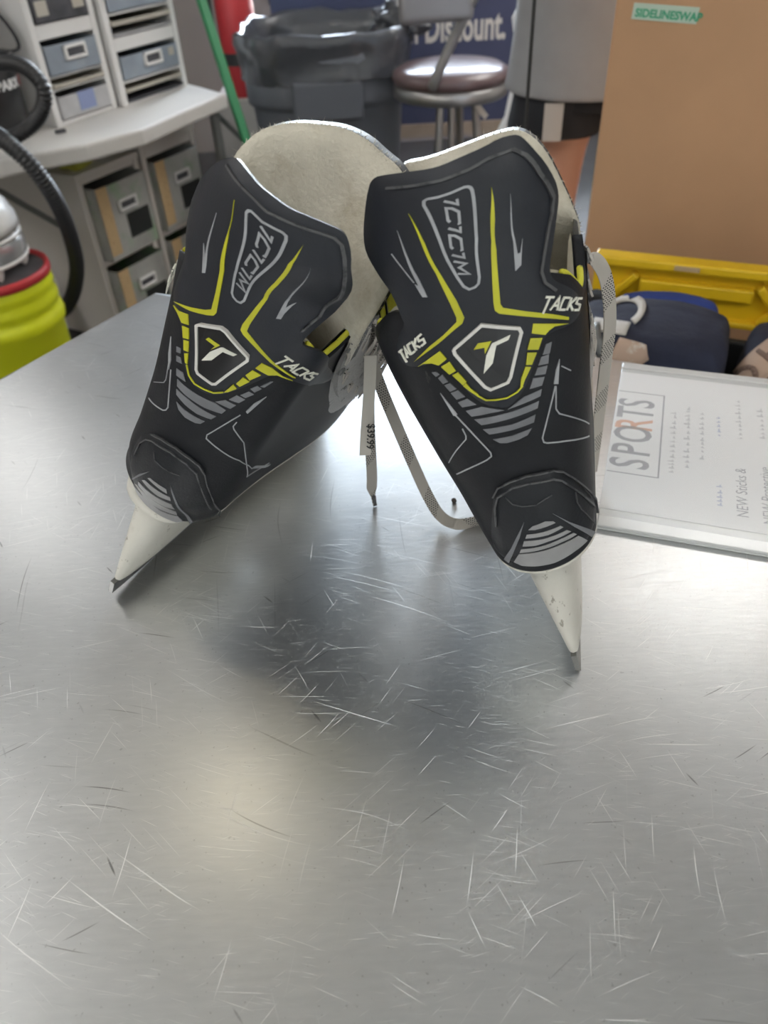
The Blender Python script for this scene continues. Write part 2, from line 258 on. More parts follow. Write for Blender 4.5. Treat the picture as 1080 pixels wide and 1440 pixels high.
DEC = {"R":{"guard":[[-28.5,308.9],[-25.8,311.6],[-22.3,312.7],[-12.0,311.7],[-3.2,310.2],[0.8,310.0],[7.9,310.6],[15.4,310.9],[20.4,311.6],[25.1,310.6],[27.4,309.1],[29.5,305.9],[33.3,298.6],[39.3,290.2],[46.7,281.4],[50.1,275.4],[50.4,270.3],[47.6,259.9],[44.9,252.9],[44.0,248.8],[44.9,245.3],[48.2,241.7],[54.3,237.5],[61.1,232.4],[66.5,226.6],[67.6,220.7],[61.1,218.7],[52.5,219.0],[46.1,220.5],[40.7,220.8],[37.1,219.5],[33.7,216.0],[29.8,209.9],[26.4,204.9],[21.1,198.4],[15.2,194.5],[9.6,192.6],[2.4,195.8],[-3.1,199.5],[-7.1,206.0],[-11.0,213.9],[-15.1,221.2],[-20.4,224.0],[-28.3,222.5],[-36.2,222.0],[-42.4,224.6],[-42.4,230.8],[-35.9,239.6],[-29.5,244.8],[-30.2,248.4],[-30.6,254.8],[-32.1,261.8],[-35.3,267.2],[-38.1,272.8],[-41.3,279.0],[-41.0,285.4],[-36.9,295.3]],"cap":[[-41.6,104.6],[-28.6,122.0],[-19.7,135.2],[-15.1,142.4],[-9.0,148.1],[0.3,151.0],[11.4,152.1],[29.5,149.5],[36.9,145.4],[44.9,137.6],[56.4,125.3],[68.9,111.8],[71.2,101.9],[63.4,96.1],[51.6,94.4],[33.2,94.5],[13.6,93.4],[-4.0,93.8],[-15.6,94.3],[-26.5,96.0],[-34.1,97.4],[-39.6,100.0]],"badge":[[-6.4,230.3],[8.1,238.5],[24.2,231.0],[24.9,228.7],[16.1,209.5],[14.1,207.1],[5.3,206.0],[3.0,208.2],[-6.3,228.0]],"y":[[[-14.2,295.0],[-8.8,281.3],[-4.0,266.1],[-0.2,252.8],[1.4,243.9],[-0.1,241.5],[-3.9,239.6],[-13.3,234.2],[-30.3,225.8],[-18.8,233.1],[-10.2,237.7],[-2.5,242.8],[-2.0,244.9],[-3.2,252.3],[-5.9,267.3],[-10.2,281.7]],[[15.5,295.1],[18.0,282.2],[19.4,269.3],[18.8,259.5],[17.8,244.8],[18.8,242.7],[28.9,236.9],[42.5,229.7],[52.8,223.8],[52.6,222.5],[42.3,227.7],[28.6,234.6],[16.6,240.8],[15.0,242.8],[14.9,246.3],[16.5,260.5],[17.6,273.3],[16.1,284.3]],[[31.7,229.9],[52.5,220.8],[43.1,223.6],[39.6,223.1],[37.3,222.0],[30.4,225.7]],[[29.4,223.6],[35.6,221.3],[32.5,216.6],[27.1,218.9]],[[26.8,217.5],[31.5,215.6],[27.9,210.8],[25.0,211.9]],[[24.5,211.0],[27.3,209.9],[22.7,204.5],[21.1,202.0],[19.8,201.7],[21.1,205.9]],[[-29.2,223.0],[-14.0,230.2],[-11.7,225.7],[-16.7,223.0],[-20.1,224.5],[-25.1,224.5]],[[-10.7,224.1],[-9.0,218.8],[-12.8,217.5],[-15.8,222.1]],[[-8.2,217.9],[-5.5,212.2],[-7.8,210.7],[-11.5,216.9]],[[-6.0,211.6],[-4.5,208.1],[-1.6,204.2],[-2.3,203.1],[-5.6,207.1],[-7.9,210.3]]],"yl":[[1.6,[[21.1,202.0],[17.5,199.8],[11.9,198.5],[6.0,199.1],[1.1,200.3],[-2.2,203.5]]]],"bars":[[[-24.0,218.4],[-21.3,218.6],[-19.8,216.9],[-22.4,215.9]],[[-21.4,215.0],[-18.1,216.8],[-16.4,212.5],[-19.8,211.6]],[[-19.3,210.8],[-15.5,211.6],[-13.1,208.1],[-17.4,206.9]],[[-17.3,206.1],[-12.6,207.2],[-10.0,203.1],[-15.4,202.1]],[[-15.2,200.4],[-9.2,201.8],[-5.3,197.8],[-13.8,197.4]],[[-12.5,195.1],[-3.0,196.1],[8.6,191.3],[0.9,191.6],[-10.4,191.5]],[[10.6,191.2],[21.0,195.0],[31.9,195.2],[30.3,191.9],[19.4,191.6]],[[-9.4,189.6],[12.6,189.3],[29.0,189.7],[27.4,186.3],[11.7,185.9],[-6.4,185.8]],[[-6.4,183.2],[10.8,182.4],[25.5,183.3],[23.7,179.5],[10.0,179.3],[-3.7,179.8]],[[-2.6,176.6],[9.2,176.1],[21.8,176.8],[18.4,173.8],[12.8,173.0],[5.2,172.8],[1.0,173.7]],[[38.6,216.2],[42.2,215.8],[40.0,210.9],[35.6,212.0]],[[34.6,211.3],[39.5,210.7],[38.2,206.4],[32.2,207.8]],[[31.6,206.9],[37.6,205.6],[35.5,201.9],[29.2,203.7]],[[28.1,202.6],[34.8,200.7],[32.3,197.0],[25.0,197.9]]],"silver":[[[-23.8,206.5],[-18.5,193.5],[-21.2,192.8]],[[46.0,205.3],[42.8,193.4],[39.9,194.6],[42.6,201.1]]],"sl":[[1.6,[[-20.1,193.1],[-19.2,191.8],[-6.6,168.8],[-7.0,166.6],[-10.6,164.8],[-20.8,161.4],[-30.2,158.0],[-43.1,152.8]]],[1.3,[[-19.0,184.8],[-18.5,180.4],[-19.5,178.2],[-30.2,171.0],[-45.8,159.9]]],[1.7,[[40.7,193.1],[27.3,168.9],[27.8,166.2],[30.0,164.9],[44.7,160.0],[74.6,148.4]]],[1.5,[[41.1,192.9],[39.2,181.0],[41.3,177.3],[65.7,161.8],[75.6,155.4]]],[1.2,[[46.9,201.2],[53.8,195.8]]]],"flash":[[[-19.9,288.8],[-13.6,265.6],[-12.3,257.5],[-14.5,257.9],[-16.4,264.3],[-14.9,263.4]],[[22.6,289.7],[27.3,270.3],[28.1,263.2],[29.3,263.2],[30.7,268.6],[29.1,257.8],[26.3,256.5],[26.6,269.1]]],"fl":[[0.9,[[-24.1,279.1],[-20.0,272.1],[-16.5,265.0]]]],"frame":[[-6.4,298.9],[-2.7,298.4],[1.7,298.4],[6.4,298.9],[7.8,298.6],[8.6,297.8],[9.0,296.6],[9.7,290.3],[11.6,276.6],[11.1,260.1],[10.3,257.5],[8.6,256.4],[6.1,256.3],[4.1,258.3],[2.3,263.3],[-2.6,280.4],[-7.9,296.7],[-7.6,298.4]],"ridge":[[-20.1,307.0],[-9.2,305.4],[-0.3,304.3],[9.3,304.7],[16.0,305.9],[24.0,305.2],[28.0,301.0],[33.7,291.6],[41.0,282.9],[44.0,279.0],[45.3,272.0],[41.2,259.1],[38.4,250.7],[39.8,245.2],[45.8,239.0]],"capridge":[[-22.1,123.0],[-16.8,135.3],[-11.5,142.3],[0.9,147.3],[11.6,147.6],[28.4,144.7],[34.3,141.3],[43.7,131.5],[64.8,109.5]],"capl":[[1.2,[[-5.8,142.3],[-2.6,137.4],[3.2,135.2],[12.5,134.0],[20.2,135.7],[25.2,136.1]]],[1.2,[[44.0,129.6],[43.9,123.2],[47.0,117.2],[61.9,100.1]]]],"capg":[[[-12.2,104.5],[-3.6,104.7],[4.6,104.7],[14.8,104.8],[24.0,104.7],[39.7,103.7],[48.6,96.0],[33.5,95.9],[14.1,94.9],[-3.2,95.4],[-14.4,96.1],[-20.5,98.2]],[[-11.1,105.5],[-8.6,108.0],[8.2,107.9],[25.1,108.2],[35.6,107.6],[38.6,105.2],[24.4,106.0],[8.6,105.9]],[[-6.5,109.9],[-3.9,113.2],[11.0,112.1],[30.6,111.6],[33.9,109.2],[14.2,109.8],[3.6,109.3]],[[-2.0,114.9],[0.0,117.1],[12.5,116.4],[26.3,116.1],[28.3,114.4],[15.5,113.7]],[[2.3,120.0],[6.2,121.7],[16.2,122.4],[21.8,120.6],[23.1,119.2],[16.3,119.1],[6.9,119.2]]],"capw":[[[1.2,125.4],[-6.2,115.7],[-17.1,104.8],[-26.5,96.7],[-30.5,98.5],[-17.0,108.3],[-3.4,120.8]],[[22.7,125.3],[34.3,115.1],[61.0,95.1],[54.7,95.2],[37.8,110.3]]],"ty":[[[2.5,228.1],[5.0,230.6],[11.0,229.8],[7.0,224.6],[7.4,227.7]]],"tw":[[[11.1,228.6],[19.9,229.7],[18.6,227.7],[12.8,227.0],[9.5,219.0],[4.1,215.0],[7.5,223.7]]],"tacks":[[[36.0,234.5],[62.5,222.6],[38.1,239.5]],[[-37.5,225.9],[-19.1,235.7],[-39.7,230.0]]],"ccm":[[[-0.8,296.1],[3.1,262.4],[3.6,295.9]]]},"L":{"guard":[[-40.9,232.4],[-37.1,242.7],[-35.6,252.6],[-48.8,262.0],[-54.3,269.0],[-46.6,282.7],[-38.2,296.9],[-29.7,309.0],[-23.3,316.5],[-20.3,318.4],[-13.2,318.2],[-7.0,317.5],[-1.7,317.9],[3.3,317.8],[7.3,318.1],[10.9,318.9],[14.8,319.4],[20.6,319.8],[24.3,319.5],[27.1,317.4],[31.1,310.8],[34.8,301.4],[42.7,288.7],[50.0,278.8],[53.9,270.2],[51.8,261.6],[48.8,252.0],[48.6,247.6],[51.2,244.9],[57.7,243.0],[67.5,239.8],[86.5,228.6],[113.1,197.5],[112.3,186.2],[90.7,205.9],[66.9,215.5],[55.8,220.0],[47.0,222.7],[43.3,220.9],[37.4,214.2],[31.1,207.8],[24.4,201.5],[16.7,196.3],[8.5,194.4],[-1.1,195.1],[-8.7,198.8],[-14.6,206.6],[-22.4,218.2],[-28.5,221.1],[-34.9,221.8],[-41.9,224.2]],"cap":[[-34.6,114.5],[-32.1,129.4],[-24.6,139.3],[-16.4,145.5],[-6.2,149.0],[7.1,150.5],[20.4,148.2],[29.3,145.1],[36.9,138.2],[42.7,128.0],[56.2,109.5],[70.5,87.6],[73.6,78.2],[56.9,74.7],[49.4,74.3],[33.6,72.3],[18.4,73.9],[2.2,76.2],[-9.6,79.8],[-21.2,83.9],[-26.9,95.1],[-30.2,106.6]],"badge":[[-8.1,231.1],[-6.5,232.9],[5.7,240.1],[8.8,239.9],[24.7,231.8],[25.6,229.5],[15.0,205.7],[13.0,204.6],[2.3,205.4],[0.6,206.8]],"y":[[[-13.8,304.6],[-10.6,290.1],[-3.4,270.2],[-1.6,256.8],[-0.0,245.5],[-1.0,242.9],[-5.1,240.1],[-16.6,233.7],[-33.8,226.1],[-27.0,230.0],[-17.2,235.5],[-6.9,242.0],[-3.3,245.3],[-4.0,255.4],[-5.5,268.4],[-10.3,286.4]],[[15.4,307.5],[15.4,296.6],[18.7,280.6],[20.0,268.8],[18.2,250.1],[18.4,245.7],[38.6,232.9],[60.1,221.9],[57.1,222.6],[38.0,231.6],[25.2,238.8],[17.5,242.7],[15.1,244.7],[14.9,248.5],[18.2,268.1],[17.1,280.3],[14.2,295.0]],[[-33.8,223.9],[-26.9,225.5],[-17.5,230.6],[-15.0,225.5],[-21.1,222.2],[-27.2,224.0]],[[-19.9,221.2],[-14.3,223.7],[-12.1,218.0],[-16.7,215.5]],[[-15.7,214.8],[-11.7,216.9],[-9.9,211.0],[-13.5,209.8]],[[-12.2,208.4],[-9.6,210.3],[-7.7,204.4],[-9.5,204.1]],[[21.8,202.0],[24.8,209.2],[28.0,207.4],[23.8,203.0]],[[26.2,210.3],[28.2,216.1],[33.0,214.7],[29.0,209.3]],[[28.8,218.0],[31.1,222.9],[37.2,221.2],[32.6,215.6]],[[32.0,224.9],[33.8,229.6],[41.0,228.0],[50.6,222.9],[59.5,219.6],[46.5,223.5],[41.2,222.4]]],"yl":[[1.6,[[-8.0,203.7],[-4.0,199.2],[1.8,197.1],[9.4,197.6],[15.8,198.6],[21.4,201.8]]]],"bars":[[[42.1,210.9],[46.6,215.5],[48.5,215.8],[45.2,210.9]],[[36.6,208.1],[40.0,211.1],[43.9,209.6],[40.6,206.3]],[[32.6,202.2],[36.7,206.0],[41.0,204.8],[36.8,201.2]],[[27.0,197.0],[30.4,201.5],[37.3,200.2],[34.4,196.8]],[[19.1,192.2],[25.0,195.8],[33.4,194.8],[30.9,191.3]],[[-14.1,189.2],[5.1,190.2],[19.6,191.3],[28.6,189.4],[27.0,186.1],[13.5,185.1],[-3.5,185.0],[-12.1,185.5]],[[-11.9,183.6],[-0.9,183.9],[12.0,183.3],[24.2,182.8],[21.8,179.6],[10.5,178.7],[-0.7,179.3],[-10.3,180.6]],[[-8.3,176.7],[0.9,176.0],[18.2,176.4],[16.0,173.6],[12.3,172.4],[3.0,171.8],[-4.2,173.4]],[[-23.9,204.5],[-19.3,206.3],[-18.0,203.9],[-22.4,201.9]],[[-21.4,200.3],[-16.9,201.9],[-14.0,199.6],[-19.8,197.6]],[[-17.8,194.2],[-11.1,195.7],[-6.5,192.3],[-15.8,190.6]]],"silver":[[[50.7,204.4],[44.3,190.4],[42.4,191.8],[44.7,198.3]],[[-33.6,204.4],[-25.8,194.0],[-25.2,188.1],[-30.6,195.4]]],"sl":[[1.6,[[39.9,188.5],[33.3,180.1],[24.1,167.8],[24.8,165.1],[38.1,159.4],[62.0,148.3],[78.4,136.9],[90.9,125.4],[98.4,103.1],[99.7,99.8]]],[1.5,[[40.2,182.7],[39.3,179.1],[41.0,177.0],[55.5,165.9],[98.6,105.9]]],[1.6,[[-22.9,189.7],[-16.3,173.9],[-14.0,168.6],[-15.1,165.7],[-17.8,163.7],[-43.2,154.5]]],[1.0,[[-43.7,166.7],[-26.8,178.0],[-25.2,181.1],[-27.5,191.4]]]],"flash":[[[-19.9,291.1],[-14.0,264.5],[-13.4,259.9],[-15.2,258.4],[-19.4,272.3],[-16.0,266.9]],[[21.3,298.5],[27.8,274.7],[29.2,267.6],[31.6,273.0],[30.2,264.0],[30.2,260.1],[28.0,259.6],[27.1,274.2]]],"fl":[],"frame":[[-7.2,304.5],[-6.7,306.0],[-5.6,306.7],[-0.5,306.1],[7.4,307.5],[9.0,307.0],[9.6,305.2],[10.1,286.6],[10.8,261.6],[9.7,259.4],[7.8,259.0],[5.4,260.0],[4.0,261.7],[1.7,275.1]],"ridge":[[-23.3,312.2],[-16.6,311.8],[-7.1,312.0],[-0.3,311.2],[4.5,312.3],[11.2,313.8],[18.2,315.4],[22.9,315.9],[26.2,314.2],[29.6,308.3],[34.8,295.9],[41.8,284.5],[46.1,266.5],[43.2,255.3]],"capridge":[[-25.8,117.5],[-24.6,130.9],[-19.2,138.9],[-13.3,142.4],[5.1,145.6],[19.8,143.4],[30.2,138.0],[40.9,122.5],[58.4,98.2]],"capl":[[1.2,[[-7.6,137.4],[-4.1,132.2],[5.1,131.3],[13.5,131.6],[19.2,132.4]]]],"capg":[[[-16.9,87.0],[-13.6,86.8],[1.7,85.8],[15.9,81.8],[31.5,82.5],[38.0,76.6],[33.2,73.7],[18.0,75.2],[2.5,78.1],[-9.1,81.8]],[[-15.0,93.8],[-11.6,98.0],[5.0,94.2],[28.0,90.3],[30.3,84.3],[15.4,83.7],[-1.2,84.6]],[[-10.4,103.7],[4.5,102.7],[23.2,101.7],[27.0,94.8],[18.2,93.1],[1.2,94.9],[-9.7,99.6]],[[-7.6,108.1],[-5.1,110.4],[8.7,109.4],[19.8,108.9],[21.6,105.5],[10.3,104.6],[-0.3,106.3]],[[-3.5,114.2],[-1.8,115.7],[14.4,115.0],[16.5,111.3],[13.1,111.7]]],"capw":[[[16.0,120.6],[25.5,108.2],[47.1,77.0],[44.3,75.6],[27.3,102.8],[18.5,115.7]],[[-4.7,120.2],[-18.1,97.0],[-19.3,96.3],[-11.9,111.3]]],"ty":[[[-0.1,228.1],[1.2,230.2],[8.7,230.2],[4.7,224.1],[6.3,227.9]]],"tw":[[[1.7,214.1],[7.3,218.1],[11.5,227.4],[17.7,228.3],[19.1,230.3],[10.6,230.0],[9.5,229.2],[4.7,222.6]]],"tacks":[[[39.2,234.2],[76.9,216.1],[41.3,239.2]],[[-88.0,218.0],[-62.5,211.5],[-88.0,226.0]]],"ccm":[[[-0.4,304.0],[4.6,265.9],[4.8,303.8]]]}}
WORLD, WIN, LAMP, WARM, EXPO, FSTOP = 7.5, 120, 5.6, 5.0, 0.67, 6.0
# ------------------------------------------------------------------ the two skates
ZK = np.array([.070, .085, .105, .13, .16, .19, .22, .245, .27, .30, .335])
def pchip(yk, x):
    xk = ZK; yk = np.asarray(yk, float); h = np.diff(xk); d = np.diff(yk)/h; m = np.zeros(len(xk)); m[0] = d[0]; m[-1] = d[-1]
    for i in range(1, len(xk)-1):
        if d[i-1]*d[i] > 0:
            w1 = 2*h[i]+h[i-1]; w2 = h[i]+2*h[i-1]; m[i] = (w1+w2)/(w1/d[i-1]+w2/d[i])
    x = np.clip(x, xk[0], xk[-1]); i = np.clip(np.searchsorted(xk, x)-1, 0, len(xk)-2); t = (x-xk[i])/h[i]
    return (1+2*t)*(1-t)**2*yk[i]+t*(1-t)**2*h[i]*m[i]+t*t*(3-2*t)*yk[i+1]+t*t*(t-1)*h[i]*m[i+1]
class Boot:
    """outer surface of a boot as a stack of horizontal loops; a = angle round the boot in degrees (0 = middle of the heel, 180 = toe), z = height"""
    def __init__(s, par): s.p = par
    def S(s, a, z):
        p = s.p; a = np.asarray(a, float); z = np.asarray(z, float); a, z = np.broadcast_arrays(a, z)
        yb, w, cx, Db, Df = (pchip(p[k], z) for k in ('yb', 'w', 'cx', 'db', 'df'))
        r = np.radians(np.abs(a)); sg = np.sign(a); back = r <= np.pi/2; f = r-np.pi/2
        sx = np.where(back, np.sin(r), np.clip(np.cos(f), 0, 1)**.7*(1+p['fl']*np.sin(2*f)**2*(Df/.22)))
        y = np.where(back, yb+Db*(1-np.cos(r)), yb+Db+Df*np.clip(np.sin(f), 0, 1))
        return np.stack([cx+sg*w*sx, y, z], -1)
    def N(s, a, z):
        P = s.S(a, z); n = np.cross(s.S(np.asarray(a)+.5, z)-P, s.S(a, np.asarray(z)+.0005)-P)
        return n/(np.linalg.norm(n, axis=-1, keepdims=True)+1e-12)
    def at(s, a, z, off=0.): return s.S(a, z)+s.N(a, z)*off
KA = .0008          # metres per degree round the boot, for laying out panels
def chaikin(P, n=1, closed=True):
    for _ in range(n):
        Q = []
        for i in range(len(P)):
            a, b = P[i], P[(i+1) % len(P)]
            Q += [(.75*a[0]+.25*b[0], .75*a[1]+.25*b[1]), (.25*a[0]+.75*b[0], .25*a[1]+.75*b[1])]
        P = Q
    return P
def inside(x, y, P):
    c = False; j = len(P)-1
    for i in range(len(P)):
        if (P[i][1] > y) != (P[j][1] > y) and x < (P[j][0]-P[i][0])*(y-P[i][1])/(P[j][1]-P[i][1])+P[i][0]: c = not c
        j = i
    return c
def patches(name, boot, polys, lo, hi, m, parent, step=.004, back=False, crown=0.):
    """panels lying on the boot surface between offsets lo and hi; polys in (degrees, mm)"""
    V, F = [], []
    for poly in polys:
        P = [(a*KA, z*.001) for a, z in poly]; B = []
        for i in range(len(P)):
            a, b = Vector(P[i]), Vector(P[(i+1) % len(P)]); n = max(1, int((b-a).length/(step*.75)))
            B += [a.lerp(b, k/n) for k in range(n)]
        nb = len(B); Bt = [(v.x, v.y) for v in B]; pts = list(B)
        x0, x1 = min(v.x for v in B), max(v.x for v in B); y0, y1 = min(v.y for v in B), max(v.y for v in B)
        y = y0+step*.5
        while y < y1:
            x = x0+step*.5
            while x < x1:
                if inside(x, y, Bt) and min((Vector((x, y))-b).length for b in B) > step*.45: pts.append(Vector((x, y)))
                x += step
            y += step
        vo, _, fo, vi, _, _ = delaunay_2d_cdt(pts, [(i, (i+1) % nb) for i in range(nb)], [list(range(nb))], 1, 1e-7)
        a = np.array([v.x/KA for v in vo]); z = np.array([v.y for v in vo])
        fo = [f for f in fo if len(f) == 3]
        dist = np.array([min((Vector((v.x, v.y))-b).length for b in B) for v in vo]) if crown else 0
        h = hi-crown*np.exp(-dist/.004) if crown else hi
        top = boot.S(a, z)+boot.N(a, z)*(np.broadcast_to(h, a.shape)[:, None]); bot = boot.at(a, z, lo); o = len(V); n = len(vo)
        V += list(top)+list(bot)
        # orient outward
        for f in fo:
            q = f if (vo[f[1]]-vo[f[0]]).cross(vo[f[2]]-vo[f[0]]) > 0 else f[::-1]
            F.append([o+i for i in q])
            if back: F.append([o+n+i for i in q[::-1]])
        cnt = {}
        for f in fo:
            q = f if (vo[f[1]]-vo[f[0]]).cross(vo[f[2]]-vo[f[0]]) > 0 else f[::-1]
            for i in range(3): cnt[(q[i], q[(i+1) % 3])] = 1
        for (i, j) in cnt:
            if (j, i) not in cnt: F.append([o+j, o+i, o+n+i, o+n+j])
    o = mesh(name, V, F, m, parent, True)
    o.data.set_sharp_from_angle(angle=.9)
    return o
def line_polys(lines, px=.00043):
    """drawn lines (width in tenths of a thin stroke, points) as strips, mitred"""
    out = []
    for w, P in lines:
        Q = [Vector((a*KA, z*.001)) for a, z in P]; Lf, Rt = [], []
        for i, p in enumerate(Q):
            d0 = (Q[i]-Q[i-1]).normalized() if i else (Q[1]-Q[0]).normalized(); d1 = (Q[i+1]-Q[i]).normalized() if i < len(Q)-1 else d0
            n0 = Vector((-d0.y, d0.x)); n1 = Vector((-d1.y, d1.x)); mm = (n0+n1)
            mm = mm.normalized() if mm.length > .2 else n0; k = w*px/2/max(.5, mm.dot(n0))
            Lf.append(p+mm*k); Rt.append(p-mm*k)
        out += [[((q.x/KA), q.y*1000) for q in quad] for quad in ([Lf[i], Lf[i+1], Rt[i+1], Rt[i]] for i in range(len(Q)-1))]
    return out
GLYPH = {'T': [[(0, 1), (1.05, 1)], [(.5, 1), (.42, 0)]], 'A': [[(0, 0), (.55, .98), (.95, 0)], [(.25, .36), (.8, .36)]],
         'C': [[(1, .98), (.12, .98), (0, .5), (.06, .04), (.9, .04)]], 'K': [[(.1, 1), (0, 0)], [(1, 1), (.15, .5), (.95, 0)]],
         'S': [[(1, .98), (.12, .96), (.08, .56), (.9, .46), (.86, .05), (0, .03)]],
         'M': [[(0, 0), (.12, 1), (.5, .3), (.88, 1), (1, 0)]], 'c': [[(-.16, 1), (.10, 1), (.04, .55), (.0, .0)], [(1.05, .80), (1.0, .98), (.45, .98), (.32, .5), (.34, .04), (.92, .04), (1.0, .2)]], 'm': [[(-.16, 1), (.10, 1), (.02, .0)], [(.36, 0), (.42, 1), (.68, .3), (1.0, 1), (1.05, 0)]],
         'I': [[(0, 1), (0, 0)], [(-.12, 1), (.1, 1)]]}
def stroke_text(s, base, adv, w, gap=.25, slant=.2, big=1.):
    """letters drawn with straight strokes between base[0]..base[1] (baseline) and base[2] (cap height), all in (degrees, mm)"""
    p0, p1, pt = (Vector((a*KA, z*.001)) for a, z in base); ex = p1-p0; ey = pt-p0; n = len(s); lines = []
    for i, ch in enumerate(s):
        k = big if i == 0 else 1.
        for st in GLYPH[ch]:
            pts = [p0+ex*((i+(x+slant*y)*(1-gap))/n)+ey*(y*k+(1-k) if k > 1 else y) for x, y in st]
            lines.append((w, [(q.x/KA, q.y*1000) for q in pts]))
    return line_polys(lines)
def lerp_table(tab, x):
    return np.interp(x, [t[0] for t in tab], [t[1] for t in tab])
RIM = [(0, .252), (40, .250), (60, .240), (78, .226), (98, .229), (110, .242), (117, .236), (121, .205), (126, .155), (132, .126), (145, .118), (165, .124), (180, .130)]

def hockey_skate(par, D, tongue, label, hand):
    P0 = Vector(par['P0']); ps, lm = math.radians(par['psi']), math.radians(par['lam'])
    y = Vector((-math.sin(ps), math.cos(ps), 0)); x0 = Vector((math.cos(ps), math.sin(ps), 0)); z0 = Vector((0, 0, 1))
    z = math.cos(lm)*z0+math.sin(lm)*x0; x = math.cos(lm)*x0-math.sin(lm)*z0
    root = empty('hockey_skate', P0+Vector((0, 0, T)), Matrix((x, y, z)).transposed())
    tag(root, label, 'skate', 'pair of hockey skates on the metal table')
    B = Boot(par); ZB = par['zb']
    # ---- boot shell
    A = np.linspace(-180, 180, 145); nv = 30; V, F = [], []
    for sgn, off in ((0, 0.), (1, -.0055)):
        for j in range(nv+1):
            zt = lerp_table(RIM, np.abs(A)); zz = ZB+(zt-ZB)*j/nv
            V += list(B.at(A, zz, off))
    n = len(A); k = (nv+1)*n
    for j in range(nv):
        for i in range(n-1):
            F.append((j*n+i, j*n+i+1, (j+1)*n+i+1, (j+1)*n+i)); F.append((k+j*n+i, k+(j+1)*n+i, k+(j+1)*n+i+1, k+j*n+i+1))
    for i in range(n-1): F.append((nv*n+i, nv*n+i+1, k+nv*n+i+1, k+nv*n+i))
    mesh('boot_shell', V, F, M['boot'], root)
    # ---- sole plate
    L = B.S(A[:-1], np.full(n-1, ZB)); c = L.mean(0); V = []; F = []
    for s, dz in ((.99, .0), (.995, -.0012), (.97, -.002), (.0, -.002)): V += [c+(p-c)*np.array([s, s if s else 0, 1])+np.array([0, 0, dz]) for p in L]
    q = n-1
    for r in range(3):
        for i in range(q): F.append((r*q+i, (r+1)*q+i, (r+1)*q+(i+1) % q, r*q+(i+1) % q))
    mesh('sole', V, F, M['sole'], root)
    flange = []; nl = len(L)
    for s, dz in ((.90, -.0018), (.985, -.002), (.99, -.0035), (.965, -.0055), (.55, -.0058)): flange.append([c+(p-c)*np.array([s, s, 1])+np.array([0, 0, dz]) for p in L])
    # ---- toe cap
    a = np.linspace(138, 222, 60); a = np.where(a > 180, a-360, a); rows = []
    for zz in np.linspace(ZB, .132, 7): rows.append(B.at(a, np.full(60, zz), .0028))
    top = rows[-1]; cen = np.array([pchip(par['cx'], .13), float(top[:, 1].min()), 0.])
    for s, dz in ((.93, .009), (.82, .016), (.65, .023), (.45, .029), (.22, .033), (.04, .035)):
        rows.append(np.stack([cen[0]+(top[:, 0]-cen[0])*s, cen[1]-.01+(top[:, 1]-cen[1]+.01)*s, np.full(60, .132+dz)], 1))
    V = [p for r in rows for p in r]; F = [(r*60+i, r*60+i+1, (r+1)*60+i+1, (r+1)*60+i) for r in range(len(rows)-1) for i in range(59)]
    mesh('toe_cap', V, F, M['cap'], root)
    # ---- inner liner with a yellow edge
    A2 = np.linspace(-180, 180, 121); V, F = [], []
    for j in range(15):
        zt = lerp_table(RIM, np.abs(A2))+.002; V += list(B.at(A2, (ZB+.008)+(zt-ZB-.008)*j/14, -.0062-.005*math.sin(math.pi*j/14)))
    F = [(j*121+i, (j+1)*121+i, (j+1)*121+i+1, j*121+i+1) for j in range(14) for i in range(120)]
    V.append(np.mean(V[:120], 0)); F += [(i, i+1, len(V)-1) for i in range(120)]
    ln = mesh('liner', V, F, M['liner'], root)
    for sg in (-1, 1):
        aa = np.linspace(56, 98 if hand and sg > 0 else 128, 30)*sg; zt = lerp_table(RIM, np.abs(aa))
        Pm = [Vector(p) for p in B.at(aa, zt+.001, -.003)]
        tube('collar_edge', Pm, .0017, M['liner_yellow'], root, 8)
        if hand and sg < 0:
            rows = [B.at(aa, zt+.002-.020*t, -.0068-.002*t) for t in np.linspace(0, 1, 4)]
            mesh('collar_lining', [p for r in rows for p in r], [(j*30+i, (j+1)*30+i, (j+1)*30+i+1, j*30+i+1) for j in range(3) for i in range(29)], M['liner_yellow'], root)
    # ---- facing with eyelets, lacing
    for sg in (-1, 1):
        tt = np.linspace(0, 1, 26); aa = np.interp(tt, [0, .3, .6, 1], [136, 129, 124, 113]); zz = lerp_table(RIM, aa)-.004
        rows = [B.at(sg*(aa-da), zz-.003*k, .0016) for k, da in enumerate((-3, 0, 4, 8))]
        if sg < 0: rows = rows[::-1]
        fc = mesh('facing', [p for r in rows for p in r], [(j*26+i, j*26+i+1, (j+1)*26+i+1, (j+1)*26+i) for j in range(3) for i in range(25)], M['facing'], root)
        for t in np.linspace(.06, .94, 8):
            bm = bmesh.new()
            a_ = float(np.interp(t, tt, aa))-3; z_ = float(np.interp(t, tt, zz))-.004
            p = Vector(B.at(sg*a_, z_, .002)); nn = Vector(B.N(sg*a_, z_))
            addcyl(bm, p, p+nn*.0012, .0034, .0030, 14); bmobj('eyelet', bm, M['tip'], fc)
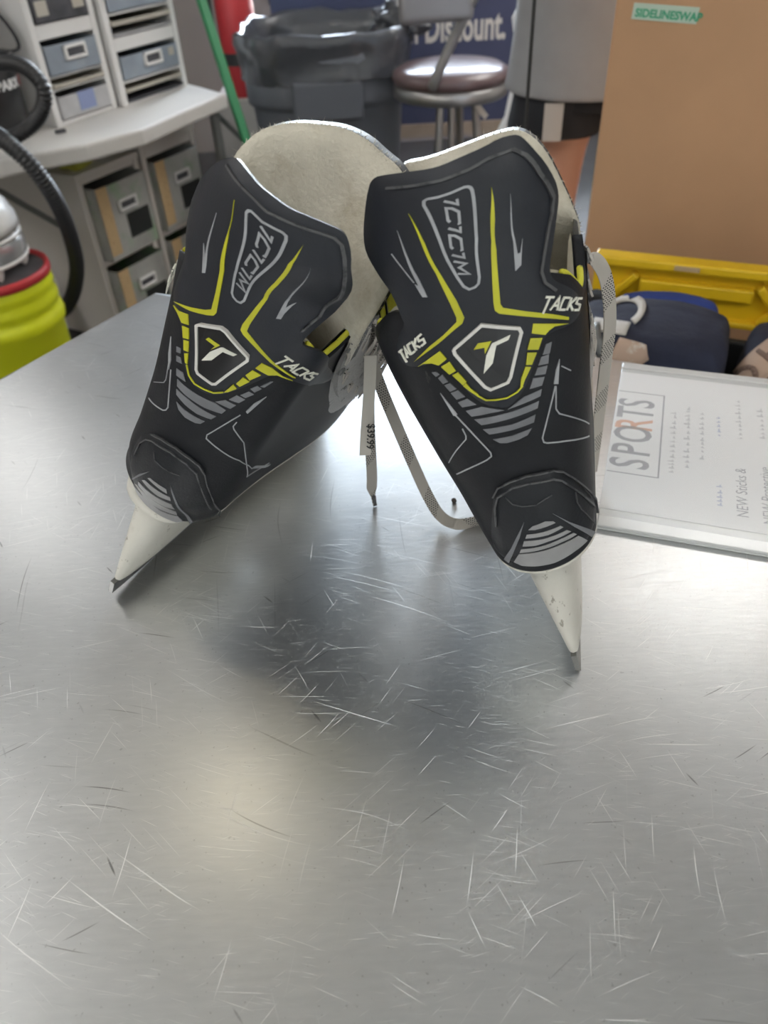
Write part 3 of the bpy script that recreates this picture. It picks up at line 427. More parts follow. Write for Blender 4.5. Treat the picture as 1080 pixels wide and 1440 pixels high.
    for i, t in enumerate(np.linspace(.06, .90, 8)):
        t2 = min(1., t+.10); A_ = lambda q: float(np.interp(q, [0, .3, .6, 1], [136, 129, 124, 113]))-3
        for sg in ((-1, 1) if i % 2 == 0 else (1, -1)):
            p = Vector(B.at(sg*A_(t), lerp_table(RIM, A_(t)+3)-.008, .004)); q_ = Vector(B.at(-sg*A_(t2), lerp_table(RIM, A_(t2)+3)-.008, .005+.001*sg))
            zm = min(.240, (p.z+q_.z)/2+.004); P = catmull([p, Vector(B.at(150.*(1 if p.x > 0 else -1), p.z*.6+q_.z*.4, .014)), Vector(B.at(180, zm, .0165)), Vector(B.at(150.*(1 if q_.x > 0 else -1), p.z*.4+q_.z*.6, .014)), q_], 6)
            ribbon('lace', P, .0085, .0012, M['lace'], root, side=(0, -.5, 1))
    # ---- outer face of the tongue bulging between the eyelet rows
    at_ = np.linspace(114, 246, 34); sg_ = np.where(at_ > 180, at_-360, at_); rows = []
    for zz in np.linspace(.104, .246, 22):
        o_ = -.003+.016*np.clip(np.cos(np.pi*(at_-180)/140), 0, 1)**.7*np.clip((zz-.100)/.03, 0, 1)*np.clip((.262-zz)/.03, .3, 1)
        rows.append(B.S(sg_, np.full(34, zz))+B.N(sg_, np.full(34, zz))*o_[:, None])
    mesh('tongue_front', [p for r in rows for p in r], [(j*34+i, j*34+i+1, (j+1)*34+i+1, (j+1)*34+i) for j in range(21) for i in range(33)], M['tongue_front'], root)
    # ---- tongue
    out = chaikin([(a*.001, b*.001) for a, b in tongue], 2)
    def yt(zv): return np.interp(zv, [.12, .15, .25, .36], [.205, .166, .118, .15])
    pts = []
    for i in range(len(out)):
        a_, b_ = Vector(out[i]), Vector(out[(i+1) % len(out)]); nn = max(1, int((b_-a_).length/.005)); pts += [a_.lerp(b_, k/nn) for k in range(nn)]
    nb = len(pts); Bt = [(v.x, v.y) for v in pts]; Bp = list(pts)
    for gy in np.arange(.135, .34, .006):
        for gx in np.arange(-.08, .08, .006):
            if inside(gx, gy, Bt) and min((Vector((gx, gy))-b).length for b in Bp) > .003: pts.append(Vector((gx, gy)))
    vo, _, fo, _, _, _ = delaunay_2d_cdt(pts, [(i, (i+1) % nb) for i in range(nb)], [list(range(nb))], 1, 1e-7)
    nvv = len(vo); V = []
    dd = [min((Vector((v.x, v.y))-b).length for b in Bp) for v in vo]
    for s_, th in ((0, .0), (1, .010), (2, .0135)):
        for v, d in zip(vo, dd):
            rd = .0045*math.exp(-d/.0035); wob = .0016*noise.noise(Vector((v.x*60, v.y*60, 3.+s_)))
            yy = float(yt(v.y))-6*v.x*v.x
            V.append((v.x, yy+(rd if s_ == 0 else th-rd*.6*(s_ == 1))+(wob if s_ == 0 else 0)-.0, v.y))
    Fi, Fo = [], []; ed = {}
    for f in fo:
        q = f if (vo[f[1]]-vo[f[0]]).cross(vo[f[2]]-vo[f[0]]) > 0 else f[::-1]
        Fi.append(tuple(q)); Fo.append(tuple(2*nvv+i for i in q[::-1]))
        for i in range(3): ed[(q[i], q[(i+1) % 3])] = 1
    Bd = [(i, j) for (i, j) in ed if (j, i) not in ed]
    Fs = [(j, i, nvv+i, nvv+j) for i, j in Bd]; Fs2 = [(j+nvv, i+nvv, nvv*2+i, nvv*2+j) for i, j in Bd]
    tg = mesh('tongue', V, Fs2+Fo, M['boot'], root)
    fl = mesh('felt_lining', V, Fi+Fs, M['felt'], tg)
    bm = bmesh.new(); rnd = random.Random(5+hand)
    for v in Bp:
        if v.y < .225: continue
        for _ in range(7):
            p = Vector((v.x, float(yt(v.y))-6*v.x*v.x+rnd.uniform(.003, .010), v.y)); nrm = Vector((v.x*.9, rnd.uniform(-.25, .25), max(.01, v.y-.255))).normalized()
            l = rnd.uniform(.0008, .003)*(2.4 if rnd.random() < .05 else 1); d1 = (nrm+Vector((rnd.uniform(-.6, .6), rnd.uniform(-.4, .4), rnd.uniform(-.4, .4)))).normalized()
            q = p+d1*l*.5; e = q+(d1+Vector((rnd.uniform(-.7, .7), 0, rnd.uniform(-.5, .5)))).normalized()*l*.6; w = Vector((.00013, 0, 0)); u = Vector((0, .00011, .0001))
            vs = [bm.verts.new(c_) for c_ in (p-w, p+w, p+u, q-w, q+w, q+u, e)]
            for a_, b_ in ((0, 1), (1, 2), (2, 0)): bm.faces.new((vs[a_], vs[b_], vs[b_+3], vs[a_+3])); bm.faces.new((vs[a_+3], vs[b_+3], vs[6]))
    fz = bmobj('felt_fuzz', bm, M['felt'], tg); fz['kind'] = 'stuff'
    # ---- tendon guard panel, its raised rib and printing
    gd = patches('tendon_guard', B, [chaikin(D['guard'])], -.0008, .003, M['guard'], root, .004, True, .0016)
    patches('raised_rib', B, line_polys([(2.6, D['ridge'])]), .0018, .0036, M['worn_edge'], gd, .003)
    patches('yellow_print', B, D['y']+line_polys(D['yl']), .0026, .00335, M['yellow'], gd, .0035)
    fr = D['frame']+[D['frame'][0]]
    patches('silver_print', B, D['flash']+line_polys(D['fl']+[(2.2, fr)]), .0026, .00335, M['silver'], gd, .0035)
    c3 = stroke_text('ccm', D['ccm'][0], 0, 1.9, .24, .22)
    p0, p1, pt = D['ccm'][0]
    patches('monogram', B, c3, .0026, .0034, M['silver'], gd, .003)
    for b in D['tacks']: patches('wordmark', B, stroke_text('TACKS', b, 0, 2.2, .16, .35, 1.3), .0026, .0034, M['white_print'], gd, .003)
    # ---- badge
    bd = patches('badge', B, [D['badge']], .0015, .0048, M['badge'], root, .004)
    patches('badge_rim', B, line_polys([(3.0, D['badge']+[D['badge'][0]])]), .003, .0056, M['rim'], bd, .003)
    patches('yellow_emblem', B, D['ty'], .0044, .0052, M['yellow'], bd, .003)
    patches('white_emblem', B, D['tw'], .0044, .0052, M['white_print'], bd, .003)
    # ---- heel cap
    hc = patches('heel_cap', B, [chaikin(D['cap'])], -.0005, .0032, M['cap'], root, .004, False, .0018)
    patches('cap_rib', B, line_polys([(2.2, D['capridge'])]+D['capl']+[(2.0, D['cap'][3:13])]), .0022, .0037, M['worn_edge'], hc, .003)
    patches('grey_stripes', B, D['capg'], .0028, .0036, M['capgrey'], hc, .0035)
    patches('wedge_marks', B, D['capw'], .0028, .0037, M['bars'], hc, .0035)
    # ---- printing on the shell
    patches('grey_bars', B, D['bars'], -.0002, .0005, M['bars'], root, .0035)
    for w_, ln_ in D['sl']: patches('silver_line', B, line_polys([(w_, ln_)]), -.0002, .0005, M['silver'], root, .0035)
    for pg_ in D['silver']: patches('silver_flash', B, [pg_], -.0002, .0006, M['silver'], root, .0035)
    # ---- blade holder: two towers joined by a bridge, and the steel runner
    hx = float(pchip(par['cx'], .085)); V, F = [], []; ya = par['ya']
    def ring(zz, yA, yB, w, wob, cxx):   # rounded slot outline
        yA += par['tow']*(zz-.0115)/.07
        out_ = []
        for t in np.linspace(0, 2*math.pi, 40, endpoint=False):
            cc, ss = math.cos(t), math.sin(t)
            out_.append((cxx+w*math.copysign(abs(cc)**.75, cc), (yA+yB)/2+(yB-yA)/2*math.copysign(abs(ss)**.7, ss), zz))
        return out_
    def tower(secs):
        o = len(V); R_ = [ring(*s) for s in secs]
        for r in R_: V.extend(r)
        for i in range(len(R_)-1):
            for kk in range(40): F.append((o+i*40+kk, o+(i+1)*40+kk, o+(i+1)*40+(kk+1) % 40, o+i*40+(kk+1) % 40))
        F.append(tuple(o+kk for kk in range(40))); F.append(tuple(o+(len(R_)-1)*40+kk for kk in range(40))[::-1])
    zt = ZB-.005
    tower([(zt, ya+.004, ya+.115, .031, 0, hx), (zt-.004, ya+.003, ya+.115, .030, 0, hx), (zt-.008, ya+.006, ya+.098, .0175, 0, hx*.95), (.060, ya+.004, ya+.090, .0152, 0, hx*.75), (.042, ya+.000, ya+.098, .0120, 0, hx*.5),
           (.026, ya-.004, ya+.13, .0092, 0, hx*.2), (.016, ya-.006, ya+.15, .0070, 0, .0), (.0120, ya-.004, ya+.15, .0055, 0, .0)])
    tower([(zt, ya+.15, ya+.255, .035, 0, hx), (zt-.004, ya+.15, ya+.255, .034, 0, hx), (zt-.010, ya+.165, ya+.25, .018, 0, hx*.9), (.050, ya+.175, ya+.262, .013, 0, hx*.6), (.030, ya+.15, ya+.268, .009, 0, hx*.3), (.015, ya+.14, ya+.272, .0052, 0, 0.), (.0115, ya+.14, ya+.270, .0042, 0, 0.)])
    tower([(.032, ya+.09, ya+.19, .0072, 0, hx*.25), (.022, ya+.09, ya+.19, .0078, 0, hx*.2), (.0115, ya+.09, ya+.19, .0042, 0, 0.)])
    mesh('blade_holder', V, F, M['holder'], root)
    hd = [o_ for o_ in root.children if o_.name.startswith('blade_holder')][0]
    mesh('mounting_flange', [p for r_ in flange for p in r_], [(r_*nl+i, (r_+1)*nl+i, (r_+1)*nl+(i+1) % nl, r_*nl+(i+1) % nl) for r_ in range(4) for i in range(nl)], M['holder'], hd)
    V, F = [], []; ys = np.linspace(ya-.008, ya+.276, 60)
    for yy in ys:
        e0 = max(0., (ya+.045-yy)/.053); e1 = max(0., (yy-ya-.23)/.046); zb = -par['dip']+par['rise']*e0**2.2+.012*e1**2.2; zt_ = .0155 if 0 < (yy-ya) < .27 else .0145
        for sx, zz in ((-.0018, zb), (.0018, zb), (.0018, max(zt_, zb+.004)), (-.0018, max(zt_, zb+.004))): V.append((sx, yy, zz))
    for i in range(59):
        for kk in range(4): F.append((i*4+kk, i*4+(kk+1) % 4, (i+1)*4+(kk+1) % 4, (i+1)*4+kk))
    F += [(3, 2, 1, 0), tuple(range(59*4, 60*4))]
    mesh('blade', V, F, M['blade'], root, False)
    return root, B
# ------------------------------------------------------------------ room
FL = 0.0
M['floor'] = spots(mat('concrete_floor', (.07, .068, .066), .7, var=.2, vscale=4), (.09, .088, .085), 3, .6, (1, 1, 1), .6, .1)
M['wall'] = mat('wall_paint_taupe', (.30, .265, .235), .8, var=.05, vscale=3)
M['ceil'] = mat('ceiling_white', (.86, .86, .85), .9)
M['lamp'] = mat('lamp_diffuser', (.9, .9, .9), .5, emit=(1., .98, .95), estr=LAMP)
M['warm'] = mat('bulb_warm', (.9, .85, .7), .5, emit=(1., .87, .62), estr=WARM)
M['frame_metal'] = mat('window_frame_metal', (.25, .25, .26), .5, .6)
X0, X1, Y0, Y1, CZ = -2.6, 3.4, -2.6, 4.9, 2.75
def slab(name, c, s, m):
    bm = bmesh.new(); addbox(bm, c, s); return struct(bmobj(name, bm, m))
slab('floor', ((X0+X1)/2, (Y0+Y1)/2, -.05), (X1-X0+.4, Y1-Y0+.4, .1), M['floor'])
slab('ceiling', ((X0+X1)/2, (Y0+Y1)/2, CZ+.05), (X1-X0+.4, Y1-Y0+.4, .1), M['ceil'])
slab('wall_left', (X0-.05, (Y0+Y1)/2, CZ/2), (.1, Y1-Y0+.2, CZ), M['wall'])
slab('wall_right', (X1+.05, (Y0+Y1)/2, CZ/2), (.1, Y1-Y0+.2, CZ), M['wall'])
slab('wall_front', ((X0+X1)/2, Y0-.05, CZ/2), (X1-X0, .1, CZ), M['ceil'])
WX0, WX1, WZ0, WZ1 = -.47, 2.9, .72, 2.5
bm = bmesh.new()
for a, b, c, d in ((X0, WX0, 0, CZ), (WX1, X1, 0, CZ), (WX0, WX1, 0, WZ0), (WX0, WX1, WZ1, CZ)): addbox(bm, ((a+b)/2, Y1+.05, (c+d)/2), (b-a, .1, d-c))
struct(bmobj('wall_back', bm, M['wall']))
win = struct(empty('window_1', ((WX0+WX1)/2, Y1+.05, WZ0)))
bm = bmesh.new(); W_ = WX1-WX0; H_ = WZ1-WZ0
for xx in (-W_/2+.02, -W_/6, W_/6, W_/2-.02): addbox(bm, (xx, 0, H_/2), (.04, .08, H_))
for zz in (.02, H_-.02): addbox(bm, (0, 0, zz), (W_, .08, .04))
bmobj('window_frame', bm, M['frame_metal'], win)
def glass_mat():
    m = bpy.data.materials.new('window_glass'); m.use_nodes = True; nt = m.node_tree
    for n in list(nt.nodes):
        if n.type == 'BSDF_PRINCIPLED': nt.nodes.remove(n)
    o = nt.nodes['Material Output']; t = nt.nodes.new('ShaderNodeBsdfTransparent'); t.inputs[0].default_value = (.95, .97, .97, 1)
    g = nt.nodes.new('ShaderNodeBsdfGlossy'); g.inputs['Roughness'].default_value = .02
    fr = nt.nodes.new('ShaderNodeFresnel'); mx = nt.nodes.new('ShaderNodeMixShader')
    nt.links.new(fr.outputs[0], mx.inputs[0]); nt.links.new(t.outputs[0], mx.inputs[1]); nt.links.new(g.outputs[0], mx.inputs[2]); nt.links.new(mx.outputs[0], o.inputs[0]); return m
M['glass'] = glass_mat()
bm = bmesh.new(); addbox(bm, (0, 0, H_/2), (W_-.02, .006, H_-.02)); bmobj('pane', bm, M['glass'], win)

# one lamp the sheet mirrors; the other panels are added, unseen fill lights
def light_panel(x, y, w, l, lab, drop=.32):
    t = tag(empty('lamp_and_fill_panel', (x, y, CZ)), lab, 'light', 'hanging light panels')
    bm = bmesh.new()
    for sx, sy, ww, ll in ((0, -l/2, w, .03), (0, l/2, w, .03), (-w/2, 0, .03, l), (w/2, 0, .03, l)): addbox(bm, (sx, sy, -drop), (ww+.03 if ll == .03 else .03, ll, .05))
    bmobj('frame', bm, M['frame_metal'], t)
    bm = bmesh.new(); addbox(bm, (0, 0, -drop), (w-.03, l-.03, .03)); bmobj('diffuser', bm, M['lamp'], t)  # glows on every side, so its top brightens the ceiling
    for sx in (-w/2, w/2):
        for sy in (-l/2, l/2): bm = bmesh.new(); addcyl(bm, (sx, sy, -drop), (sx, sy, 0), .003, n=6); bmobj('suspension_wire', bm, M['frame_metal'], t)
light_panel(1.6, 2.9, .9, 1.4, 'large white hanging light panel above the cardboard box')
light_panel(-2.0, .6, .5, 1.2, 'added white fill panel near the left wall')  # fill added at the side, outside the tabletop's reflections
light_panel(-1.65, 2.75, .32, .42, 'added white fill panel above the drawer towers')  # fill added to lighten the left part of the metal tabletop
light_panel(-.95, -1.0, .85, .42, 'unseen white fill panel added behind the viewer on the left')  # this pair is added out of view to light skate backs and sheet
light_panel(.95, -1.0, .85, .42, 'unseen white fill panel added behind the viewer on the right')
wl = tag(empty('pendant_lamp', (PEND[0], PEND[1], CZ)), 'warm bulb on a short cord under the ceiling over the metal table', 'lamp')
bm = bmesh.new(); addcyl(bm, (0, 0, 0), (0, 0, -.5), .006, n=8); addcyl(bm, (0, 0, -.5), (0, 0, -.57), .02, n=16); bmobj('cord', bm, M['ink'], wl)
bm = bmesh.new(); lathe(bm, [(.002, -.74), (.03, -.735), (.055, -.70), (.06, -.66), (.045, -.61), (.02, -.57)], 24); bmobj('bulb', bm, M['warm'], wl, True)

# ------------------------------------------------------------------ metal work table
wt = tag(empty('work_table', (0, .2, 0)), 'scratched bare metal work table that the skates stand on', 'table')
ca, cb, cc_, cd = Vector((-.278, .932)), Vector((1.185, .284)), Vector((.375, -.98)), Vector((-1.088, -.33))
def inset(P, d):
    c = sum(P, Vector((0, 0)))/4; return [p+(c-p).normalized()*d for p in P]
Q = [ca, cb, cc_, cd]; bm = bmesh.new(); rings = []
for ins, zz in ((.012, .0), (.0, -.004), (0, -.045), (.03, -.045), (.03, -.03)): rings.append([bm.verts.new((p.x, p.y-.2, T+zz)) for p in inset(Q, ins)])
for a, b in zip(rings, rings[1:]):
    for k in range(4): bm.faces.new((a[k], b[k], b[(k+1) % 4], a[(k+1) % 4]))
bm.faces.new(rings[0][::-1]); bm.faces.new(rings[-1]); bmesh.ops.recalc_face_normals(bm, faces=bm.faces)
bmobj('tabletop', bm, M['steel_top'], wt)
for p in inset(Q, .12):
    bm = bmesh.new(); addcyl(bm, (p.x, p.y-.2, T-.03), (p.x, p.y-.2, .02), .021, n=16); addcyl(bm, (p.x, p.y-.2, .02), (p.x, p.y-.2, 0), .028, .03, n=16); bmobj('leg', bm, M['table_leg'], wt)

# ------------------------------------------------------------------ the skates
SK = {}
for k, lab, h in (('L', 'black hockey skate on the left, leaning right, its white felt tongue in full view', 0), ('R', 'black hockey skate on the right, leaning left, beside the printed sheet', 1)):
    SK[k] = hockey_skate(PAR[k], DEC[k], TONGUE[k], lab, h)[0]
bpy.context.view_layer.update()
def V3(p): return Vector((p[0], p[1], p[2]+T))
def to_local(root, P):
    mi = root.matrix_world.inverted(); return [mi @ p for p in P]
def lace(root, pts, w, nseg, side, wf=None):
    P = to_local(root, catmull([V3(p) for p in pts], nseg)); s = root.matrix_world.to_3x3().inverted() @ Vector(side)
    return ribbon('lace', P, w, .0013, M['lace'], root, side=s, wfun=(lambda i: wf(i/(len(P)-1))) if wf else None), P
lace(SK['L'], LACES['tip'], .0085, 12, (1, .25, 0), lambda t: .0085 if t < .80 else .0085-.0052*min(1, (t-.80)/.1))
lace(SK['L'], LACES['loop'], .0088, 12, (.85, .35, .42))
lace(SK['R'], LACES['right'], .0092, 12, (.93, .3, -.1))
# frayed plastic end of the short lace
tp = LACES['tip'][-1]; bm = bmesh.new(); addcyl(bm, V3((tp[0]-.0005, tp[1], tp[2]+.010)), V3((tp[0], tp[1], tp[2]+.0008)), .0017, .0014, 10)
o = bmobj('lace_tip', bm, M['tip'], SK['L']); o.matrix_parent_inverse = SK['L'].matrix_world.inverted()
# price tag threaded on the laces
a0, a1 = V3(TAGP[0]), V3(TAGP[1]); dn = (a1-a0); sdv = Vector((1, .15, .05)); sdv = (sdv-dn.normalized()*sdv.dot(dn.normalized())).normalized(); tg_w = .0087
pt = tag(empty('price_tag', a1), 'narrow paper price tag hanging between the skates, printed $39.99', 'price tag')
nn = sdv.cross(dn).normalized()
if nn.y > 0: nn = -nn
def pl(u, v, w=0): return a0-a1+dn*u+sdv*(v*tg_w)+nn*w
bm = bmesh.new(); vs = []
for w in (0, .0004):
    vs.append([bm.verts.new(pl(u, v+.02*math.sin(u*6), w+.0012*math.sin(u*5))) for u in np.linspace(0, 1, 12) for v in (-.5, .5)])
for i in range(11):
    for q in (0, 1):
        f = (vs[q][2*i], vs[q][2*i+1], vs[q][2*i+3], vs[q][2*i+2]); bm.faces.new(f if q else f[::-1])
    bm.faces.new((vs[0][2*i], vs[0][2*i+2], vs[1][2*i+2], vs[1][2*i])); bm.faces.new((vs[0][2*i+1], vs[1][2*i+1], vs[1][2*i+3], vs[0][2*i+3]))
bmobj('paper', bm, M['tag'], pt)
text('price', '$39.99', .0080, axes(pl(.65, .02, .0022), dn, -sdv if (dn.cross(-sdv)).dot(nn) > 0 else sdv), M['ink'], pt, .0001, .95, offset=.00016)
# crumb
bm = bmesh.new(); bmesh.ops.create_icosphere(bm, subdivisions=2, radius=.0022)
for v in bm.verts: v.co *= 1+.3*noise.noise(v.co*400); v.co.z = max(v.co.z, -.0018)
o = bmobj('rubber_crumb', bm, mat('crumb_brown', (.10, .085, .075), .8), None, True); o.location = V3((.058, .476, .0018))
tag(o, 'tiny dark crumb lying on the metal table beside the right skate', 'crumb')

# ------------------------------------------------------------------ printed sheet in a clear holder
sx = Vector((.913, -.407, 0)).normalized(); sy = Vector((.41, .912, 0)).normalized()
so = Vector((.276, .372, 0))*1.0
sh = tag(empty('sheet_holder', V3((.26, .56, 0))), 'clear acrylic holder with a printed sheet lying on the back of the metal table', 'sign')
o0 = Vector(SHEET[0])-Vector((.26, .56, 0)); ex = Vector(SHEET[1]); ey = Vector(SHEET[2]); wS, hS = ex.length, ey.length; ex.normalize(); ey.normalize()
FR = axes((o0.x, o0.y, 0), ex, ey); ex = Vector(FR.col[0][:3]); ey = Vector(FR.col[1][:3])
def sheet_box(x0, x1, y0, y1, z0, z1, bm):
    r = bmesh.ops.create_cube(bm, size=1); bmesh.ops.transform(bm, matrix=FR @ Matrix.Translation(((x0+x1)/2, (y0+y1)/2, (z0+z1)/2)) @ Matrix.Diagonal((x1-x0, y1-y0, z1-z0, 1)), verts=r['verts'])
M['page'] = mat('page_white', (.90, .90, .90), .45, coat=.0)
M['acryl'] = mat('acrylic_edge', (.62, .63, .63), .12, coat=.5)
M['film'] = mat('clear_film', (1, 1, 1), .16, spec=.6, alpha=.22, coat=.0, bump=.05, bscale=14)
bm = bmesh.new(); sheet_box(.0, wS, .0, hS, .0003, .0022, bm); bmobj('backing', bm, M['acryl'], sh, bevel=.0006)
bm = bmesh.new(); sheet_box(.0, wS-.01, .024, hS-.016, .0023, .0027, bm); bmobj('page', bm, M['page'], sh)
bm = bmesh.new()
for x0, x1, y0, y1 in ((0, wS, 0, .013), (0, wS, hS-.010, hS), (wS-.008, wS, .013, hS-.01),): sheet_box(x0, x1, y0, y1, .0023, .0048, bm)
bmobj('frame', bm, M['acryl'], sh, bevel=.0008)
bm = bmesh.new(); sheet_box(.0, wS-.008, .013, hS-.01, .0040, .0044, bm); bmobj('cover_film', bm, M['film'], sh)
M['print1'] = mat('print_ink_grey', (.22, .22, .26), .6); M['print_o'] = mat('print_ink_orange', (.75, .30, .12), .6); M['print_b'] = mat('print_ink_blue', (.18, .24, .55), .6)
pg = sh.children[1]
def ptext(name, body, size, x, y, m, sxx=1., off=0.):   # lines run away from the viewer
    return text(name, body, size, FR @ Matrix.Translation((x, y, .0027)) @ Matrix.Rotation(math.pi/2, 4, 'Z'), m, pg, .00004, sxx, offset=off)
YS = .055
for i, (ch, m) in enumerate(zip('SPORTS', ('print1', 'print1', 'print1', 'print_o', 'print1', 'print1'))):
    ptext('logo_lettering', ch, .046, .034, .082+i*.0195, M[m], .72, .0006)
bm = bmesh.new()
for x0, x1, y0, y1 in ((.001, .043, .074, .0752), (.001, .043, .206, .2072), (.0422, .0435, .074, .207)): sheet_box(x0, x1, y0, y1, .0026, .0028, bm)
bmobj('logo_border', bm, M['print1'], pg)
for x, y, s, t, m in ((.112, .040, .0125, 'NEW Sticks &', 'print1'), (.131, .036, .0125, 'NEW Protective', 'print1')):
    ptext('sheet_lettering', t, s, x, y, M[m], .9)
# rows of washed-out print too faint to read
M['print_faint'] = mat('print_faint_grey', (.50, .50, .53), .6); M['print_faint_blue'] = mat('print_faint_blue', (.42, .46, .68), .6)
rn = random.Random(3)
for x, y0, y1, m in ((.056, .085, .18, 'print_faint'), (.068, .095, .19, 'print_faint'), (.080, .11, .185, 'print_faint'), (.094, .05, .075, 'print_faint_blue'), (.094, .15, .18, 'print_faint_blue'), (.112, .150, .215, 'print_faint'), (.131, .155, .20, 'print_faint')):
    bm = bmesh.new(); y = y0
    while y < y1:
        l = rn.uniform(.002, .006); sheet_box(x-rn.uniform(.003, .0065), x-.001, y, y+l*.35, .0026, .00285, bm); sheet_box(x-.0030, x-.0018, y, y+l, .0026, .00285, bm); y += l+rn.uniform(.0012, .005)
    o = bmobj('faint_print_row', bm, M[m], pg); o['kind'] = 'stuff'
# ------------------------------------------------------------------ left: folding table with drawer towers
M['fold_white'] = spots(mat('folding_table_plastic', (.58, .56, .53), .55, bump=.05, bscale=300), (.30, .29, .27), 25, .62, (1, 1, 1), .4, .1)
M['drawer_frame'] = mat('drawer_frame_white', (.72, .71, .70), .5)
M['drawer_frame_dim'] = mat('drawer_frame_greige', (.60, .565, .53), .55)
M['drawer_blue'] = spots(mat('drawer_clear_bluegrey', (.27, .31, .36), .35, var=.15, vscale=12), (.40, .42, .44), 9, .55, (1, 1, 1), .5, .2)
M['drawer_grey'] = spots(mat('drawer_clear_grey', (.36, .36, .34), .35, var=.2, vscale=9), (.14, .33, .12), 5, .50, (1, 1, 1), .75, .15)
M['drawer_dark'] = mat('drawer_contents_dark', (.07, .07, .08), .5, var=.4, vscale=20)
M['drawer_pale'] = mat('drawer_contents_pale', (.45, .45, .46), .45, var=.15, vscale=18)
M['beige'] = spots(mat('drawer_edge_beige', (.46, .43, .37), .6), (.3, .28, .24), 40, .6, (1, 1, 1), .5, .1)
M['blue_paper'] = mat('blue_paper', (.25, .30, .50), .6)
M['kraft_label'] = spots(mat('kraft_label', (.52, .37, .20), .8), (.25, .17, .09), 110, .60, (1, 1, 1), .8, .05)
M['black_card'] = mat('black_card', (.015, .017, .016), .6)
M['green'] = mat('green_contents', (.12, .30, .10), .6, var=.3, vscale=20)
f1, f2 = Vector((-.902, 1.99)), Vector((-.431, 2.713)); fd = (f2-f1).normalized(); fn = Vector((-fd.y, fd.x))   # along the front edge, and away from it
ft = tag(empty('folding_table', ((f1.x+f2.x)/2+fn.x*.3, (f1.y+f2.y)/2+fn.y*.3, 0)), 'white plastic folding table against the wall carrying the drawer towers', 'table')
def loc2(o, p, z=0.): return Vector((p.x-o.location.x, p.y-o.location.y, z-o.location.z))
BZ = T-.14
C0 = Vector(BENCH[0]); C1 = Vector(BENCH[1]); C2 = Vector(BENCH[2]); bd_ = fn*.74
poly = [C0]+[Vector(q) for q in BENCH[3:]]+[C2, C2+Vector((-.50, .62)), C0+Vector((-.70, .62))]
def prism(bm, P, z0, z1):
    a = [bm.verts.new((p.x, p.y, z0)) for p in P]; b = [bm.verts.new((p.x, p.y, z1)) for p in P]; n = len(P)
    for i in range(n): bm.faces.new((a[i], a[(i+1) % n], b[(i+1) % n], b[i]))
    bm.faces.new(a[::-1]); bm.faces.new(b)
bm = bmesh.new(); prism(bm, [loc2(ft, p) for p in poly], BZ-.045, BZ); bmobj('tabletop', bm, M['fold_white'], ft, bevel=.008)
M['leg_grey'] = mat('folding_leg_grey', (.16, .165, .16), .5, .3)
for u, v in ((.10, .10), (.10, .6), (.97, .04), (.985, .70)):
    p = C0.lerp(C2, u)+fn*v; q = loc2(ft, p); bm = bmesh.new(); addcyl(bm, (q.x, q.y, BZ-.04), (q.x, q.y, 0), .016, n=12); addcyl(bm, (q.x, q.y, BZ-.05), (q.x+fd.x*.22, q.y+fd.y*.22, BZ-.26), .009, n=8); bmobj('leg', bm, M['leg_grey'], ft)

def drawer_unit(name, label, corner, w, d, zb, zt, drawers, frame_m, group, pull=.0, cd_=None):
    """corner = front left foot; drawers: (z0, z1, material, has handle, extras)"""
    dr = cd_ or Vector((.497, .868)).normalized(); bk = Vector((-dr.y, dr.x))
    root = tag(empty(name, (corner.x, corner.y, zb)), label, 'drawers', group)
    R = Matrix(((dr.x, bk.x, 0), (dr.y, bk.y, 0), (0, 0, 1)))
    def B(bm, x0, x1, y0, y1, z0, z1): addbox(bm, R @ Vector(((x0+x1)/2, (y0+y1)/2, (z0+z1)/2)), (x1-x0, y1-y0, z1-z0), R)
    H = zt-zb; bm = bmesh.new(); t = .022
    for x0 in (0, w-t):
        for y0 in (0, d-t): B(bm, x0, x0+t, y0, y0+t, 0, H)
    B(bm, .004, .008, t, d-t, .0, H); B(bm, w-.008, w-.004, t, d-t, 0, H); B(bm, .004, w-.004, d-.008, d-.004, 0, H)
    prev = 0.
    for z0, z1, *_ in drawers+[(H, H)]:
        if z0-prev > .004: B(bm, t, w-t, .001, d-.01, prev, z0)
        prev = z1
    B(bm, -.003, w+.003, -.003, d, H, H+.018)
    bmobj('frame', bm, frame_m, root, bevel=.004)
    for z0, z1, m, handle, extra in drawers:
        g = .003; y0 = -.004-pull; bm = bmesh.new()
        B(bm, t+g, w-t-g, y0, y0+.004, z0+g, z1-.012-g); B(bm, t+g, t+g+.003, y0, y0+d*.8, z0+g, z1-.012); B(bm, w-t-g-.003, w-t-g, y0, y0+d*.8, z0+g, z1-.012); B(bm, t+g, w-t-g, y0, y0+d*.8, z0+g, z0+g+.003)
        dw = bmobj('drawer', bm, m, root, bevel=.0015)
        cx, cz = (w/2+.008, z1-.012-(z1-z0)*.30)
        if handle:
            bm = bmesh.new(); hw, hh = .042, .019
            for x0, x1, a, b in ((cx-hw, cx+hw, cz+hh-.009, cz+hh), (cx-hw, cx+hw, cz-hh, cz-hh+.009), (cx-hw, cx-hw+.010, cz-hh, cz+hh), (cx+hw-.010, cx+hw, cz-hh, cz+hh)): B(bm, x0, x1, y0-.010, y0-.0005, a, b)
            h = bmobj('handle', bm, M['drawer_frame'], dw, bevel=.004, seg=3)
            bm = bmesh.new(); B(bm, cx-hw+.009, cx+hw-.009, y0-.003, y0-.0004, cz-hh+.008, cz+hh-.008); bmobj('handle_slot', bm, M['drawer_dark'], dw)
        for kind, x0, x1, a, b, mm in extra:
            bm = bmesh.new(); B(bm, x0*w, x1*w, y0-.0016, y0-.0004, z0+a*(z1-z0), z0+b*(z1-z0)); bmobj(kind, bm, mm, dw)
    return root
